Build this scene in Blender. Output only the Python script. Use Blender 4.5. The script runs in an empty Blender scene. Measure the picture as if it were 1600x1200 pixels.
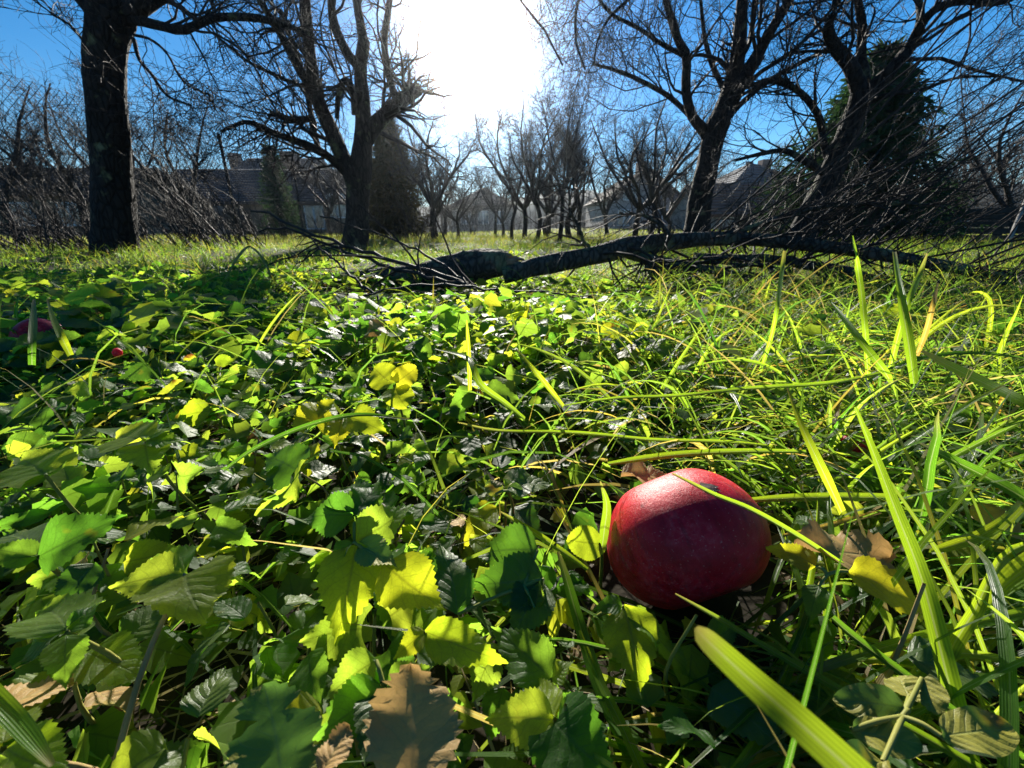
import bpy, math, random
import numpy as np
from mathutils import Matrix, Vector, Quaternion

R = math.radians
rng = np.random.default_rng(11)
random.seed(11)
scene = bpy.context.scene
COL = scene.collection

# ------------------------------------------------------------------ camera
H = 0.21
PITCH = R(20.6)
FPX = 640.0
CP, SP = math.cos(PITCH), math.sin(PITCH)
CAM = np.array([0.0, 0.0, H])
FWD = np.array([0.0, CP, -SP])
cam_d = bpy.data.cameras.new('camera')
cam_d.sensor_width = 36.0
cam_d.lens = FPX / 1600.0 * 36.0
cam_d.clip_start = 0.01
cam_d.clip_end = 2000.0
cam_d.dof.use_dof = True
cam_d.dof.focus_distance = 0.28
cam_d.dof.aperture_fstop = 22.0
cam = bpy.data.objects.new('camera', cam_d)
COL.objects.link(cam)
cam.location = CAM
cam.rotation_euler = (R(90) - PITCH, 0, 0)
scene.camera = cam

# ------------------------------------------------------------------ sky, sun, exposure
SUN_AZ = R(-4.7)
SUN_EL = R(20.5)
SUN_DIR = Vector((math.sin(SUN_AZ) * math.cos(SUN_EL), math.cos(SUN_AZ) * math.cos(SUN_EL), math.sin(SUN_EL)))
world = bpy.data.worlds.new('World')
scene.world = world
world.use_nodes = True
wn = world.node_tree
wn.nodes.clear()


def nd(tree, typ, **kw):
    n = tree.nodes.new(typ)
    ins = kw.pop('ins', {})
    for k, v in kw.items():
        setattr(n, k, v)
    for k, v in ins.items():
        n.inputs[k].default_value = v
    return n


def lk(tree, a, b):
    tree.links.new(a, b)


def build_world():
    t = wn
    out = nd(t, 'ShaderNodeOutputWorld')
    sky = nd(t, 'ShaderNodeTexSky', sky_type='NISHITA', sun_disc=False)
    sky.sun_elevation = SUN_EL
    sky.sun_rotation = -SUN_AZ
    sky.altitude = 300
    sky.air_density = 1.0
    sky.dust_density = 0.0
    sky.ozone_density = 4.0
    hs = nd(t, 'ShaderNodeHueSaturation', ins={'Saturation': 1.3, 'Value': 1.0})
    lk(t, sky.outputs[0], hs.inputs['Color'])
    bg = nd(t, 'ShaderNodeBackground', ins={'Strength': 0.052})
    lk(t, hs.outputs[0], bg.inputs['Color'])
    # bright circumsolar aureole of a hazy sky round the sun
    tc = nd(t, 'ShaderNodeTexCoord')
    dot = nd(t, 'ShaderNodeVectorMath', operation='DOT_PRODUCT')
    dot.inputs[1].default_value = SUN_DIR
    lk(t, tc.outputs['Generated'], dot.inputs[0])
    om = nd(t, 'ShaderNodeMath', operation='SUBTRACT', ins={0: 1.0})
    lk(t, dot.outputs['Value'], om.inputs[1])

    def ex(scale, amp):
        a = nd(t, 'ShaderNodeMath', operation='MULTIPLY', ins={1: -1.0 / scale})
        lk(t, om.outputs[0], a.inputs[0])
        b = nd(t, 'ShaderNodeMath', operation='EXPONENT')
        lk(t, a.outputs[0], b.inputs[0])
        c = nd(t, 'ShaderNodeMath', operation='MULTIPLY', ins={1: amp})
        lk(t, b.outputs[0], c.inputs[0])
        return c.outputs[0]
    s = nd(t, 'ShaderNodeMath', operation='ADD')
    lk(t, ex(0.0009, 6.0), s.inputs[0])
    lk(t, ex(0.008, 0.05), s.inputs[1])
    bg2 = nd(t, 'ShaderNodeBackground', ins={'Color': (0.93, 0.98, 1.0, 1)})
    lk(t, s.outputs[0], bg2.inputs['Strength'])
    ad = nd(t, 'ShaderNodeAddShader')
    lk(t, bg.outputs[0], ad.inputs[0])
    lk(t, bg2.outputs[0], ad.inputs[1])
    lk(t, ad.outputs[0], out.inputs['Surface'])


build_world()
sun_d = bpy.data.lights.new('sun', 'SUN')
sun_d.energy = 5.0
sun_d.angle = R(0.53)
sun_d.color = (1.0, 0.95, 0.84)
sun = bpy.data.objects.new('sun', sun_d)
COL.objects.link(sun)
sun.location = (0, 0, 30)
sun.rotation_euler = SUN_DIR.to_track_quat('Z', 'Y').to_euler()

scene.view_settings.view_transform = 'Standard'
scene.view_settings.look = 'None'
scene.view_settings.gamma = 1.0
scene.view_settings.use_curve_mapping = False
scene.view_settings.exposure = 1.4
cy = scene.cycles
cy.max_bounces = 5
cy.diffuse_bounces = 1
cy.glossy_bounces = 3
cy.transmission_bounces = 6
cy.transparent_max_bounces = 8
cy.volume_bounces = 0
cy.sample_clamp_indirect = 6.0
cy.caustics_reflective = False
cy.caustics_refractive = False
cy.use_denoising = True


# ------------------------------------------------------------------ pixel (1600x1200) to place
def ray(px, py):
    a = (px - 800.0) / FPX
    b = (600.0 - py) / FPX
    return np.array([a, CP + b * SP, -SP + b * CP])


def P(px, py, d):
    return CAM + ray(px, py) * d


def Q(px, py, Y):
    r = ray(px, py)
    return CAM + r * (Y / r[1])


def G(px, py, z):
    r = ray(px, py)
    return CAM + r * ((z - H) / r[2])


def depth_of(p):
    return float(np.dot(np.asarray(p) - CAM, FWD))


def pxr(rpx, p):
    return rpx * max(depth_of(p), 0.02) / FPX


def to_px(p):
    d = np.asarray(p) - CAM
    z = d @ FWD
    up = np.array([0, SP, CP])
    return 800 + d[..., 0] / z * FPX, 600 - (d @ up) / z * FPX, z


def gh(x, y):
    """height of the ground"""
    x = np.asarray(x, float)
    y = np.asarray(y, float)
    d = np.sqrt(x * x + y * y)
    f = np.clip((d - 0.3) / 3.0, 0, 1)
    h = 0.035 * f * (np.sin(1.7 * x + 0.6) * np.cos(1.3 * y + 1.1)) + 0.006 * np.sin(9 * x + 1) * np.cos(8 * y)
    h = h + np.clip((d - 12) / 40, 0, 1) * 0.5 * np.sin(0.11 * x + 0.4)
    return h


# ------------------------------------------------------------------ object helpers
def tag(o, label=None, cat=None, group=None, kind=None):
    if label:
        o['label'] = label
    if cat:
        o['category'] = cat
    if group:
        o['group'] = group
    if kind:
        o['kind'] = kind
    return o


def empty(name, loc, label=None, cat=None, group=None):
    o = bpy.data.objects.new(name, None)
    o.empty_display_size = 0.05
    COL.objects.link(o)
    o.location = [float(v) for v in loc]
    tag(o, label, cat, group)
    return o


def link(name, me, parent=None, mw=None, mat=None):
    """object of a mesh; mw = world matrix (parents are pure translations)"""
    o = bpy.data.objects.new(name, me)
    COL.objects.link(o)
    if mat is not None and len(me.materials) == 0:
        me.materials.append(mat)
    m = mw if mw is not None else Matrix.Identity(4)
    if parent is not None:
        o.parent = parent
        base = Vector((0, 0, 0))
        q = parent
        while q is not None:
            base += q.location
            q = q.parent
        m = Matrix.Translation(-base) @ m
    o.matrix_basis = m
    if name in ('twigs', 'crown', 'stems', 'splinters', 'branches', 'wire_mesh'):
        o['kind'] = 'stuff'
    return o


def mesh_np(name, verts, faces, uv=None, smooth=True):
    """verts (n,3); faces (m,4) or (m,3) int array, or a list of lists"""
    me = bpy.data.meshes.new(name)
    if isinstance(faces, list):
        me.from_pydata([tuple(map(float, v)) for v in verts], [], [tuple(map(int, f)) for f in faces])
    else:
        verts = np.asarray(verts, np.float32)
        faces = np.asarray(faces, np.int32)
        k = faces.shape[1]
        me.vertices.add(len(verts))
        me.vertices.foreach_set('co', verts.ravel())
        me.loops.add(faces.size)
        me.loops.foreach_set('vertex_index', faces.ravel())
        me.polygons.add(len(faces))
        me.polygons.foreach_set('loop_start', np.arange(0, faces.size, k, dtype=np.int32))
        try:
            me.polygons.foreach_set('loop_total', np.full(len(faces), k, np.int32))
        except Exception:
            pass
        me.update(calc_edges=True)
    if uv is not None:
        l = me.uv_layers.new(name='UVMap')
        idx = np.empty(len(me.loops), np.int32)
        me.loops.foreach_get('vertex_index', idx)
        l.data.foreach_set('uv', np.asarray(uv, np.float32)[idx].ravel())
    if smooth:
        me.polygons.foreach_set('use_smooth', np.ones(len(me.polygons), bool))
    me.update()
    return me


def crom(pts, n):
    """Catmull-Rom resample of control rows (any width) to n rows, even in arc length of the first three columns"""
    p = np.asarray(pts, float)
    if len(p) == 2:
        t = np.linspace(0, 1, n)[:, None]
        return p[0] * (1 - t) + p[1] * t
    q = np.vstack([2 * p[0] - p[1], p, 2 * p[-1] - p[-2]])
    out = []
    for i in range(1, len(q) - 2):
        t = np.linspace(0, 1, 14, endpoint=(i == len(q) - 3))[:, None]
        a, b, c, d = q[i - 1], q[i], q[i + 1], q[i + 2]
        out.append(0.5 * ((2 * b) + (-a + c) * t + (2 * a - 5 * b + 4 * c - d) * t ** 2 + (-a + 3 * b - 3 * c + d) * t ** 3))
    o = np.vstack(out)
    s = np.concatenate([[0], np.cumsum(np.linalg.norm(np.diff(o[:, :3], axis=0), axis=1))])
    ss = np.linspace(0, s[-1], n)
    return np.stack([np.interp(ss, s, o[:, k]) for k in range(o.shape[1])], 1)


def nrm(v):
    return v / np.maximum(np.linalg.norm(v, axis=-1, keepdims=True), 1e-9)


class Tubes:
    """collects batches of polylines (M,N,3)+(M,N) radii and turns them into one mesh"""

    def __init__(self):
        self.v, self.f, self.n = [], [], 0

    def add(self, pts, rad, sides=3, rough=0.0, cap=True):
        pts = np.asarray(pts, float)
        rad = np.asarray(rad, float)
        if pts.ndim == 2:
            pts, rad = pts[None], rad[None]
        M, N, _ = pts.shape
        t = nrm(np.gradient(pts, axis=1))
        mt = nrm(t.mean(1))
        ref = np.where((np.abs(mt[:, 2:3]) < 0.85), np.array([[0, 0, 1.0]]), np.array([[1.0, 0, 0]]))
        u = nrm(np.cross(t, ref[:, None, :]))
        w = np.cross(t, u)
        a = np.arange(sides) / sides * 2 * np.pi
        ring = u[:, :, None, :] * np.cos(a)[None, None, :, None] + w[:, :, None, :] * np.sin(a)[None, None, :, None]
        rr = np.repeat(rad[:, :, None], sides, 2)
        if rough > 0:
            s = np.arange(N)[None, :, None]
            aa = a[None, None, :]
            ph = rng.uniform(0, 6.28, (M, 1, 1))
            k = 1 + rough * (0.5 * np.sin(3 * aa + 0.35 * s + ph) + 0.35 * np.sin(5 * aa - 0.5 * s + 2 * ph) + 0.3 * np.sin(2 * aa + 0.9 * s))
            k = k + rough * 0.5 * rng.normal(0, 0.5, rr.shape)
            rr = rr * k
        vv = pts[:, :, None, :] + ring * rr[..., None]
        self.v.append(vv.reshape(-1, 3))
        i = np.arange(N - 1)[:, None]
        j = np.arange(sides)[None, :]
        j2 = (j + 1) % sides
        f = np.stack([i * sides + j, i * sides + j2, (i + 1) * sides + j2, (i + 1) * sides + j], -1).reshape(-1, 4)
        f = (f[None] + (np.arange(M) * N * sides)[:, None, None]).reshape(-1, 4) + self.n
        self.f.append(f)
        self.n += M * N * sides
        if cap and sides > 4:
            for e in (0, N - 1):
                c = pts[:, e]
                self.v.append(c)
                base = self.n
                self.n += M
                for m in range(M):
                    o = (base - M * N * sides - (0 if e == 0 else M)) + m * N * sides + e * sides
                    jj = np.arange(sides)
                    k2 = (jj + 1) % sides
                    q = np.stack([o + jj, o + k2, np.full(sides, base + m), np.full(sides, base + m)], 1)
                    self._tri = getattr(self, '_tri', [])
                    self._tri.append(q[:, :3])
        return self

    def mesh(self, name):
        v = np.vstack(self.v)
        f = np.vstack(self.f)
        tri = getattr(self, '_tri', None)
        if tri:
            tr = np.vstack(tri)
            me = bpy.data.meshes.new(name)
            loops = np.concatenate([f.ravel(), tr.ravel()]).astype(np.int32)
            me.vertices.add(len(v))
            me.vertices.foreach_set('co', v.astype(np.float32).ravel())
            me.loops.add(len(loops))
            me.loops.foreach_set('vertex_index', loops)
            me.polygons.add(len(f) + len(tr))
            st = np.concatenate([np.arange(len(f)) * 4, len(f) * 4 + np.arange(len(tr)) * 3]).astype(np.int32)
            me.polygons.foreach_set('loop_start', st)
            try:
                me.polygons.foreach_set('loop_total', np.concatenate([np.full(len(f), 4), np.full(len(tr), 3)]).astype(np.int32))
            except Exception:
                pass
            me.update(calc_edges=True)
            me.polygons.foreach_set('use_smooth', np.ones(len(me.polygons), bool))
            return me
        return mesh_np(name, v, f)


def spawn(pp, pr, k, length, angle, rfrac, npts=6, up=0.0, wig=0.25, t0=0.15, t1=1.0, rmin=0.001, taper=0.25, bias=None):
    """k children on every parent polyline. pp (M,N,3), pr (M,N) -> children (M*k,npts,3), radii"""
    M, N, _ = pp.shape
    tt = rng.uniform(t0, t1, (M, k)) * (N - 1)
    i0 = np.clip(tt.astype(int), 0, N - 2)
    fr = (tt - i0)[..., None]
    m = np.arange(M)[:, None]
    pos = pp[m, i0] * (1 - fr) + pp[m, i0 + 1] * fr
    tan = nrm(pp[m, i0 + 1] - pp[m, i0])
    r0 = pr[m, i0] * (1 - fr[..., 0]) + pr[m, i0 + 1] * fr[..., 0]
    pos, tan, r0 = pos.reshape(-1, 3), tan.reshape(-1, 3), r0.reshape(-1)
    n = len(pos)
    perp = rng.normal(size=(n, 3))
    perp = nrm(perp - (perp * tan).sum(1, keepdims=True) * tan)
    a = rng.uniform(angle[0], angle[1], (n, 1))
    d = nrm(np.cos(a) * tan + np.sin(a) * perp)
    L = rng.uniform(length[0], length[1], n) * (1.15 - 0.6 * (tt.reshape(-1) / (N - 1)))
    step = (L / (npts - 1))[:, None]
    pts = np.empty((n, npts, 3))
    pts[:, 0] = pos
    for q in range(1, npts):
        d = d + rng.normal(size=(n, 3)) * wig
        d[:, 2] += up
        if bias is not None:
            d = d + bias
        d = nrm(d)
        pts[:, q] = pts[:, q - 1] + d * step
    rb = np.maximum(r0 * rfrac, rmin)
    rad = rb[:, None] * np.linspace(1, taper, npts)[None]
    rad = np.maximum(rad, rmin * 0.6)
    return pts, rad


# ------------------------------------------------------------------ materials
def mat_new(name):
    m = bpy.data.materials.new(name)
    m.use_nodes = True
    t = m.node_tree
    t.nodes.clear()
    o = nd(t, 'ShaderNodeOutputMaterial')
    return m, t, o


def ramp(t, fac, stops, interp='LINEAR'):
    r = nd(t, 'ShaderNodeValToRGB')
    r.color_ramp.interpolation = interp
    while len(r.color_ramp.elements) < len(stops):
        r.color_ramp.elements.new(0.5)
    for e, (p, c) in zip(r.color_ramp.elements, stops):
        e.position = p
        e.color = (*c, 1) if len(c) == 3 else c
    lk(t, fac, r.inputs[0])
    return r.outputs[0]


def mix(t, f, a, b, mode='MIX'):
    n = nd(t, 'ShaderNodeMix', data_type='RGBA', blend_type=mode)
    for k, v in ((0, f), (6, a), (7, b)):
        if isinstance(v, (int, float)):
            n.inputs[k].default_value = v
        elif isinstance(v, tuple):
            n.inputs[k].default_value = (*v, 1) if len(v) == 3 else v
        else:
            lk(t, v, n.inputs[k])
    return n.outputs[2]


def mth(t, op, a, b=None, clamp=False):
    n = nd(t, 'ShaderNodeMath', operation=op, use_clamp=clamp)
    for k, v in ((0, a), (1, b)):
        if v is None:
            continue
        if isinstance(v, (int, float)):
            n.inputs[k].default_value = v
        else:
            lk(t, v, n.inputs[k])
    return n.outputs[0]


def noise(t, scale, detail=3.0, vec=None, rough=0.55):
    n = nd(t, 'ShaderNodeTexNoise', ins={'Scale': scale, 'Detail': detail, 'Roughness': rough})
    if vec is not None:
        lk(t, vec, n.inputs['Vector'])
    return n.outputs['Fac']


def leaf_mat(name, refl, trans, island=False, brown=0.25, veins=6.5, tmix=0.68, rough=0.48, spec=0.28, blade=False, scale=1.0):
    """refl / trans: ramp stops over the piece's own random value"""
    m, t, o = mat_new(name)
    if island:
        g = nd(t, 'ShaderNodeNewGeometry')
        rnd = g.outputs['Random Per Island']
    else:
        g = nd(t, 'ShaderNodeObjectInfo')
        rnd = g.outputs['Random']
    c = ramp(t, rnd, refl)
    tr = ramp(t, rnd, trans)
    uv = nd(t, 'ShaderNodeUVMap')
    sx = nd(t, 'ShaderNodeSeparateXYZ')
    lk(t, uv.outputs[0], sx.inputs[0])
    u, v = sx.outputs[0], sx.outputs[1]
    geo = nd(t, 'ShaderNodeNewGeometry')
    hgt = None
    au = mth(t, 'ABSOLUTE', mth(t, 'SUBTRACT', u, 0.5))       # 0 on the midrib, 0.5 on the edge
    if blade:
        w = mth(t, 'SINE', mth(t, 'MULTIPLY', u, 44.0))
        st = mth(t, 'MULTIPLY', mth(t, 'ADD', w, 1.0), 0.5)
        mid = mth(t, 'LESS_THAN', au, 0.05)
        tr = mix(t, mth(t, 'MULTIPLY', st, 0.6), tr, mix(t, 1.0, tr, (0.45, 0.52, 0.4), 'MULTIPLY'))
        tr = mix(t, mth(t, 'MULTIPLY', mid, 0.5), tr, (0.75, 0.8, 0.35))
        hgt = st
        # dry tips
        tip = mth(t, 'MULTIPLY', mth(t, 'SUBTRACT', v, 0.8, ), 4.0, True)
        tipr = mth(t, 'MULTIPLY', tip, mth(t, 'GREATER_THAN', mth(t, 'FRACT', mth(t, 'MULTIPLY', rnd, 13.7)), 0.45))
        c = mix(t, tipr, c, (0.32, 0.24, 0.10))
        tr = mix(t, tipr, tr, (0.5, 0.36, 0.10))
    elif veins:
        # side veins sweep forward from the midrib
        wob = mth(t, 'MULTIPLY', mth(t, 'SUBTRACT', noise(t, 120.0 * scale, 2.0, geo.outputs['Position']), 0.5), 0.16)
        ph = mth(t, 'FRACT', mth(t, 'MULTIPLY', mth(t, 'ADD', wob, mth(t, 'SUBTRACT', v, mth(t, 'MULTIPLY', au, 0.55))), veins))
        d = mth(t, 'ABSOLUTE', mth(t, 'SUBTRACT', ph, 0.5))      # 0.5 at the vein
        side = mth(t, 'MULTIPLY', mth(t, 'SUBTRACT', d, 0.425), 13.0, True)
        mid = mth(t, 'SUBTRACT', 1.0, mth(t, 'MULTIPLY', au, 26.0), True)
        vein = mth(t, 'MAXIMUM', mth(t, 'MULTIPLY', side, 0.6), mid)
        c = mix(t, mth(t, 'MULTIPLY', vein, 0.45), c, mix(t, 0.5, c, (0.35, 0.45, 0.18)))
        tr = mix(t, mth(t, 'MULTIPLY', vein, 0.85), tr, mix(t, 1.0, tr, (0.52, 0.50, 0.35), 'MULTIPLY'))
        hgt = mth(t, 'MULTIPLY', mth(t, 'SUBTRACT', 0.5, d), 1.0)
        hgt = mth(t, 'SUBTRACT', hgt, mth(t, 'MULTIPLY', vein, 0.35))
        if not island:
            vo = nd(t, 'ShaderNodeTexVoronoi', feature='DISTANCE_TO_EDGE', ins={'Scale': 11.0})
            mpv = nd(t, 'ShaderNodeMapping')
            mpv.inputs['Scale'].default_value = (1.1, 1.6, 1)
            lk(t, uv.outputs[0], mpv.inputs[0])
            lk(t, mpv.outputs[0], vo.inputs['Vector'])
            net = mth(t, 'SUBTRACT', 1.0, mth(t, 'MULTIPLY', vo.outputs['Distance'], 9.0, True))
            tr = mix(t, mth(t, 'MULTIPLY', net, 0.45), tr, mix(t, 1.0, tr, (0.62, 0.66, 0.5), 'MULTIPLY'))
            c = mix(t, mth(t, 'MULTIPLY', net, 0.25), c, mix(t, 0.5, c, (0.22, 0.30, 0.12)))
            hgt = mth(t, 'SUBTRACT', hgt, mth(t, 'MULTIPLY', net, 0.07))
    # mottling and brown wounds
    nz = noise(t, 60.0 * scale, 4.0, geo.outputs['Position'])
    c = mix(t, mth(t, 'MULTIPLY', nz, 0.5), c, mix(t, 1.0, c, (0.55, 0.6, 0.5), 'MULTIPLY'))
    tr = mix(t, mth(t, 'MULTIPLY', nz, 0.55), tr, mix(t, 1.0, tr, (0.55, 0.62, 0.5), 'MULTIPLY'))
    if brown > 0:
        nb = noise(t, 34.0 * scale, 3.0, geo.outputs['Position'])
        lo = 0.72 - 0.16 * brown
        bm = mth(t, 'MULTIPLY', mth(t, 'SUBTRACT', nb, lo), 14.0, True)
        edge = mth(t, 'MULTIPLY', mth(t, 'SUBTRACT', nb, lo - 0.05), 10.0, True)
        c = mix(t, edge, c, (0.30, 0.27, 0.03))
        tr = mix(t, edge, tr, (0.70, 0.58, 0.03))
        c = mix(t, bm, c, (0.10, 0.045, 0.015))
        tr = mix(t, bm, tr, (0.20, 0.07, 0.012))
    bsdf = nd(t, 'ShaderNodeBsdfPrincipled', ins={'Roughness': rough, 'Specular IOR Level': spec, 'Sheen Weight': 0.0 if blade else 0.06, 'Sheen Roughness': 0.35, 'Sheen Tint': (0.85, 1.0, 0.65, 1)})
    lk(t, c, bsdf.inputs['Base Color'])
    tl = nd(t, 'ShaderNodeBsdfTranslucent')
    lk(t, tr, tl.inputs['Color'])
    fine = noise(t, 420.0 * scale, 2.0, geo.outputs['Position'])
    if hgt is not None:
        hg = mth(t, 'ADD', hgt, mth(t, 'MULTIPLY', fine, 0.5))
    else:
        hg = fine
    bp = nd(t, 'ShaderNodeBump', ins={'Strength': (0.18 if island else 0.45) if not blade else 0.3, 'Distance': 0.0010})
    lk(t, hg, bp.inputs['Height'])
    lk(t, bp.outputs[0], bsdf.inputs['Normal'])
    ms = nd(t, 'ShaderNodeMixShader', ins={0: tmix})
    lk(t, bsdf.outputs[0], ms.inputs[1])
    lk(t, tl.outputs[0], ms.inputs[2])
    lk(t, ms.outputs[0], o.inputs['Surface'])
    return m


def bark_mat(name, c1, c2, scale=8.0, moss=0.0, bump=0.02, rough=0.9):
    m, t, o = mat_new(name)
    tc = nd(t, 'ShaderNodeTexCoord')
    mp = nd(t, 'ShaderNodeMapping')
    mp.inputs['Scale'].default_value = (1, 1, 0.35)
    lk(t, tc.outputs['Object'], mp.inputs[0])
    n1 = noise(t, scale, 6.0, mp.outputs[0], 0.65)
    vo = nd(t, 'ShaderNodeTexVoronoi', feature='DISTANCE_TO_EDGE', ins={'Scale': scale * 3.2})
    lk(t, mp.outputs[0], vo.inputs['Vector'])
    cr = mth(t, 'MULTIPLY', vo.outputs['Distance'], 5.0, True)
    c = ramp(t, n1, [(0.3, c1), (0.7, c2)])
    c = mix(t, mth(t, 'SUBTRACT', 1.0, cr), c, mix(t, 1.0, c, (0.35, 0.33, 0.32), 'MULTIPLY'))
    if moss > 0:
        nm = noise(t, scale * 0.8, 4.0, tc.outputs['Object'])
        mm = mth(t, 'MULTIPLY', mth(t, 'SUBTRACT', nm, 0.62 - 0.12 * moss), 9.0, True)
        c = mix(t, mth(t, 'MULTIPLY', mm, 0.8), c, (0.16, 0.17, 0.09))
    b = nd(t, 'ShaderNodeBsdfPrincipled', ins={'Roughness': rough, 'Specular IOR Level': 0.25})
    lk(t, c, b.inputs['Base Color'])
    bp = nd(t, 'ShaderNodeBump', ins={'Strength': 0.9, 'Distance': bump})
    lk(t, mth(t, 'ADD', mth(t, 'MULTIPLY', cr, 0.6), n1), bp.inputs['Height'])
    lk(t, bp.outputs[0], b.inputs['Normal'])
    lk(t, b.outputs[0], o.inputs['Surface'])
    return m


def plain_mat(name, c1, c2, scale=6.0, rough=0.85, bump=0.0, spec=0.3, detail=4.0):
    m, t, o = mat_new(name)
    tc = nd(t, 'ShaderNodeTexCoord')
    n1 = noise(t, scale, detail, tc.outputs['Object'])
    c = ramp(t, n1, [(0.3, c1), (0.7, c2)])
    b = nd(t, 'ShaderNodeBsdfPrincipled', ins={'Roughness': rough, 'Specular IOR Level': spec})
    lk(t, c, b.inputs['Base Color'])
    if bump:
        bp = nd(t, 'ShaderNodeBump', ins={'Strength': 0.7, 'Distance': bump})
        lk(t, n1, bp.inputs['Height'])
        lk(t, bp.outputs[0], b.inputs['Normal'])
    lk(t, b.outputs[0], o.inputs['Surface'])
    return m


GREEN_R = [(0.0, (0.028, 0.070, 0.014)), (0.45, (0.050, 0.105, 0.020)), (0.8, (0.085, 0.145, 0.026)), (1.0, (0.15, 0.18, 0.03))]
GREEN_T = [(0.0, (0.18, 0.46, 0.03)), (0.45, (0.40, 0.68, 0.05)), (0.85, (0.64, 0.84, 0.06)), (1.0, (0.90, 0.90, 0.05))]
M = {}
M['leaf'] = leaf_mat('leaf_green', GREEN_R, GREEN_T, brown=0.15)
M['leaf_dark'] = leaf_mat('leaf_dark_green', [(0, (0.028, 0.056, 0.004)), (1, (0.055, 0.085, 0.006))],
                          [(0, (0.10, 0.30, 0.02)), (1, (0.25, 0.50, 0.03))], brown=0.1, tmix=0.42, spec=0.35)  # darker leaf tone, also puts shade into the colour of unlit leaves
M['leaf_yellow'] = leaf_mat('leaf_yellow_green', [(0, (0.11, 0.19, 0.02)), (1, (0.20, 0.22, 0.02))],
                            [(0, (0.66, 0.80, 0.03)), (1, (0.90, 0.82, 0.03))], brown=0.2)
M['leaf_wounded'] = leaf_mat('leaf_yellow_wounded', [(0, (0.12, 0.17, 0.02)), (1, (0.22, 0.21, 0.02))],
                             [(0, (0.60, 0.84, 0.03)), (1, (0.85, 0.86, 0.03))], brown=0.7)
M['leaf_grey'] = leaf_mat('leaf_grey_green', [(0, (0.24, 0.22, 0.030)), (1, (0.32, 0.29, 0.045))],
                          [(0, (0.14, 0.28, 0.04)), (1, (0.24, 0.4, 0.05))], brown=0.35, tmix=0.35, rough=0.55, spec=0.3)
M['leaf_dead'] = leaf_mat('leaf_dead_brown', [(0, (0.36, 0.21, 0.07)), (1, (0.48, 0.30, 0.11))],
                          [(0, (0.50, 0.27, 0.09)), (1, (0.62, 0.38, 0.14))], brown=0.25, tmix=0.35, rough=0.6)
M['litter'] = leaf_mat('leaf_litter', [(0, (0.03, 0.02, 0.012)), (0.6, (0.09, 0.055, 0.03)), (1, (0.22, 0.14, 0.07))], [(0, (0.05, 0.03, 0.01)), (1, (0.25, 0.13, 0.04))],
                       island=True, brown=0, veins=5.0, tmix=0.25, rough=0.7, spec=0.15)
M['cover'] = leaf_mat('ground_cover_leaves', GREEN_R, GREEN_T, island=True, brown=0.1, veins=5.0)
GR_R = [(0.0, (0.030, 0.085, 0.014)), (0.5, (0.065, 0.14, 0.02)), (0.80, (0.10, 0.17, 0.025)), (0.90, (0.30, 0.22, 0.07)), (1.0, (0.34, 0.26, 0.11))]
GR_T = [(0.0, (0.14, 0.34, 0.02)), (0.5, (0.36, 0.56, 0.03)), (0.80, (0.62, 0.74, 0.05)), (0.90, (0.80, 0.56, 0.07)), (1.0, (0.60, 0.45, 0.16))]
M['blade'] = leaf_mat('grass_blade', GR_R, GR_T, blade=True, brown=0.0, rough=0.34, spec=0.35)
M['grass'] = leaf_mat('grass_mass', GR_R, GR_T, island=True, blade=True, brown=0.0, rough=0.38, spec=0.3)
M['lawn'] = leaf_mat('lawn_mass', [(0, (0.03, 0.06, 0.012)), (0.55, (0.07, 0.10, 0.02)), (0.8, (0.22, 0.18, 0.06)), (1, (0.28, 0.22, 0.10))],
                     [(0, (0.12, 0.22, 0.02)), (0.55, (0.36, 0.42, 0.03)), (0.8, (0.50, 0.40, 0.06)), (1, (0.45, 0.36, 0.12))], island=True, blade=True, brown=0.0, rough=0.45, spec=0.2)
M['straw'] = leaf_mat('dry_straw', [(0, (0.26, 0.19, 0.10)), (1, (0.42, 0.33, 0.19))], [(0, (0.40, 0.28, 0.10)), (1, (0.55, 0.42, 0.20))],
                      island=True, blade=True, brown=0.0, tmix=0.25)
M['straw_pale'] = leaf_mat('pale_straw', [(0, (0.55, 0.46, 0.32)), (1, (0.62, 0.52, 0.38))], [(0, (0.85, 0.68, 0.42)), (1, (0.9, 0.75, 0.5))], blade=True, brown=0, tmix=0.5)
M['stem'] = plain_mat('stem_green', (0.14, 0.17, 0.03), (0.24, 0.22, 0.06), 30, 0.55, 0, 0.1)
M['stem_brown'] = plain_mat('stem_straw', (0.22, 0.15, 0.06), (0.34, 0.25, 0.12), 40, 0.6, 0, 0.1)
M['bark_dark'] = bark_mat('bark_dark', (0.012, 0.010, 0.009), (0.034, 0.028, 0.024), 9, 0.1)
M['bark'] = bark_mat('bark_grey_brown', (0.018, 0.015, 0.013), (0.050, 0.041, 0.035), 9, 0.3)
M['bark_log'] = bark_mat('bark_log', (0.032, 0.027, 0.022), (0.11, 0.095, 0.08), 16, 0.9, 0.012)
M['wood_cut'] = plain_mat('broken_wood', (0.14, 0.085, 0.05), (0.30, 0.20, 0.13), 30, 0.8, 0.01)
M['twig'] = plain_mat('twig_bark', (0.016, 0.012, 0.010), (0.046, 0.034, 0.028), 20, 0.7, 0, 0.2)
M['twig_far'] = plain_mat('twig_bark_far', (0.022, 0.018, 0.017), (0.055, 0.045, 0.04), 5, 0.7)
M['needle'] = leaf_mat('spruce_needles', [(0, (0.018, 0.045, 0.022)), (1, (0.04, 0.08, 0.035))], [(0, (0.04, 0.10, 0.03)), (1, (0.08, 0.15, 0.04))],
                       island=True, veins=0, brown=0, tmix=0.2, scale=0.1, rough=0.8, spec=0.05)
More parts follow.
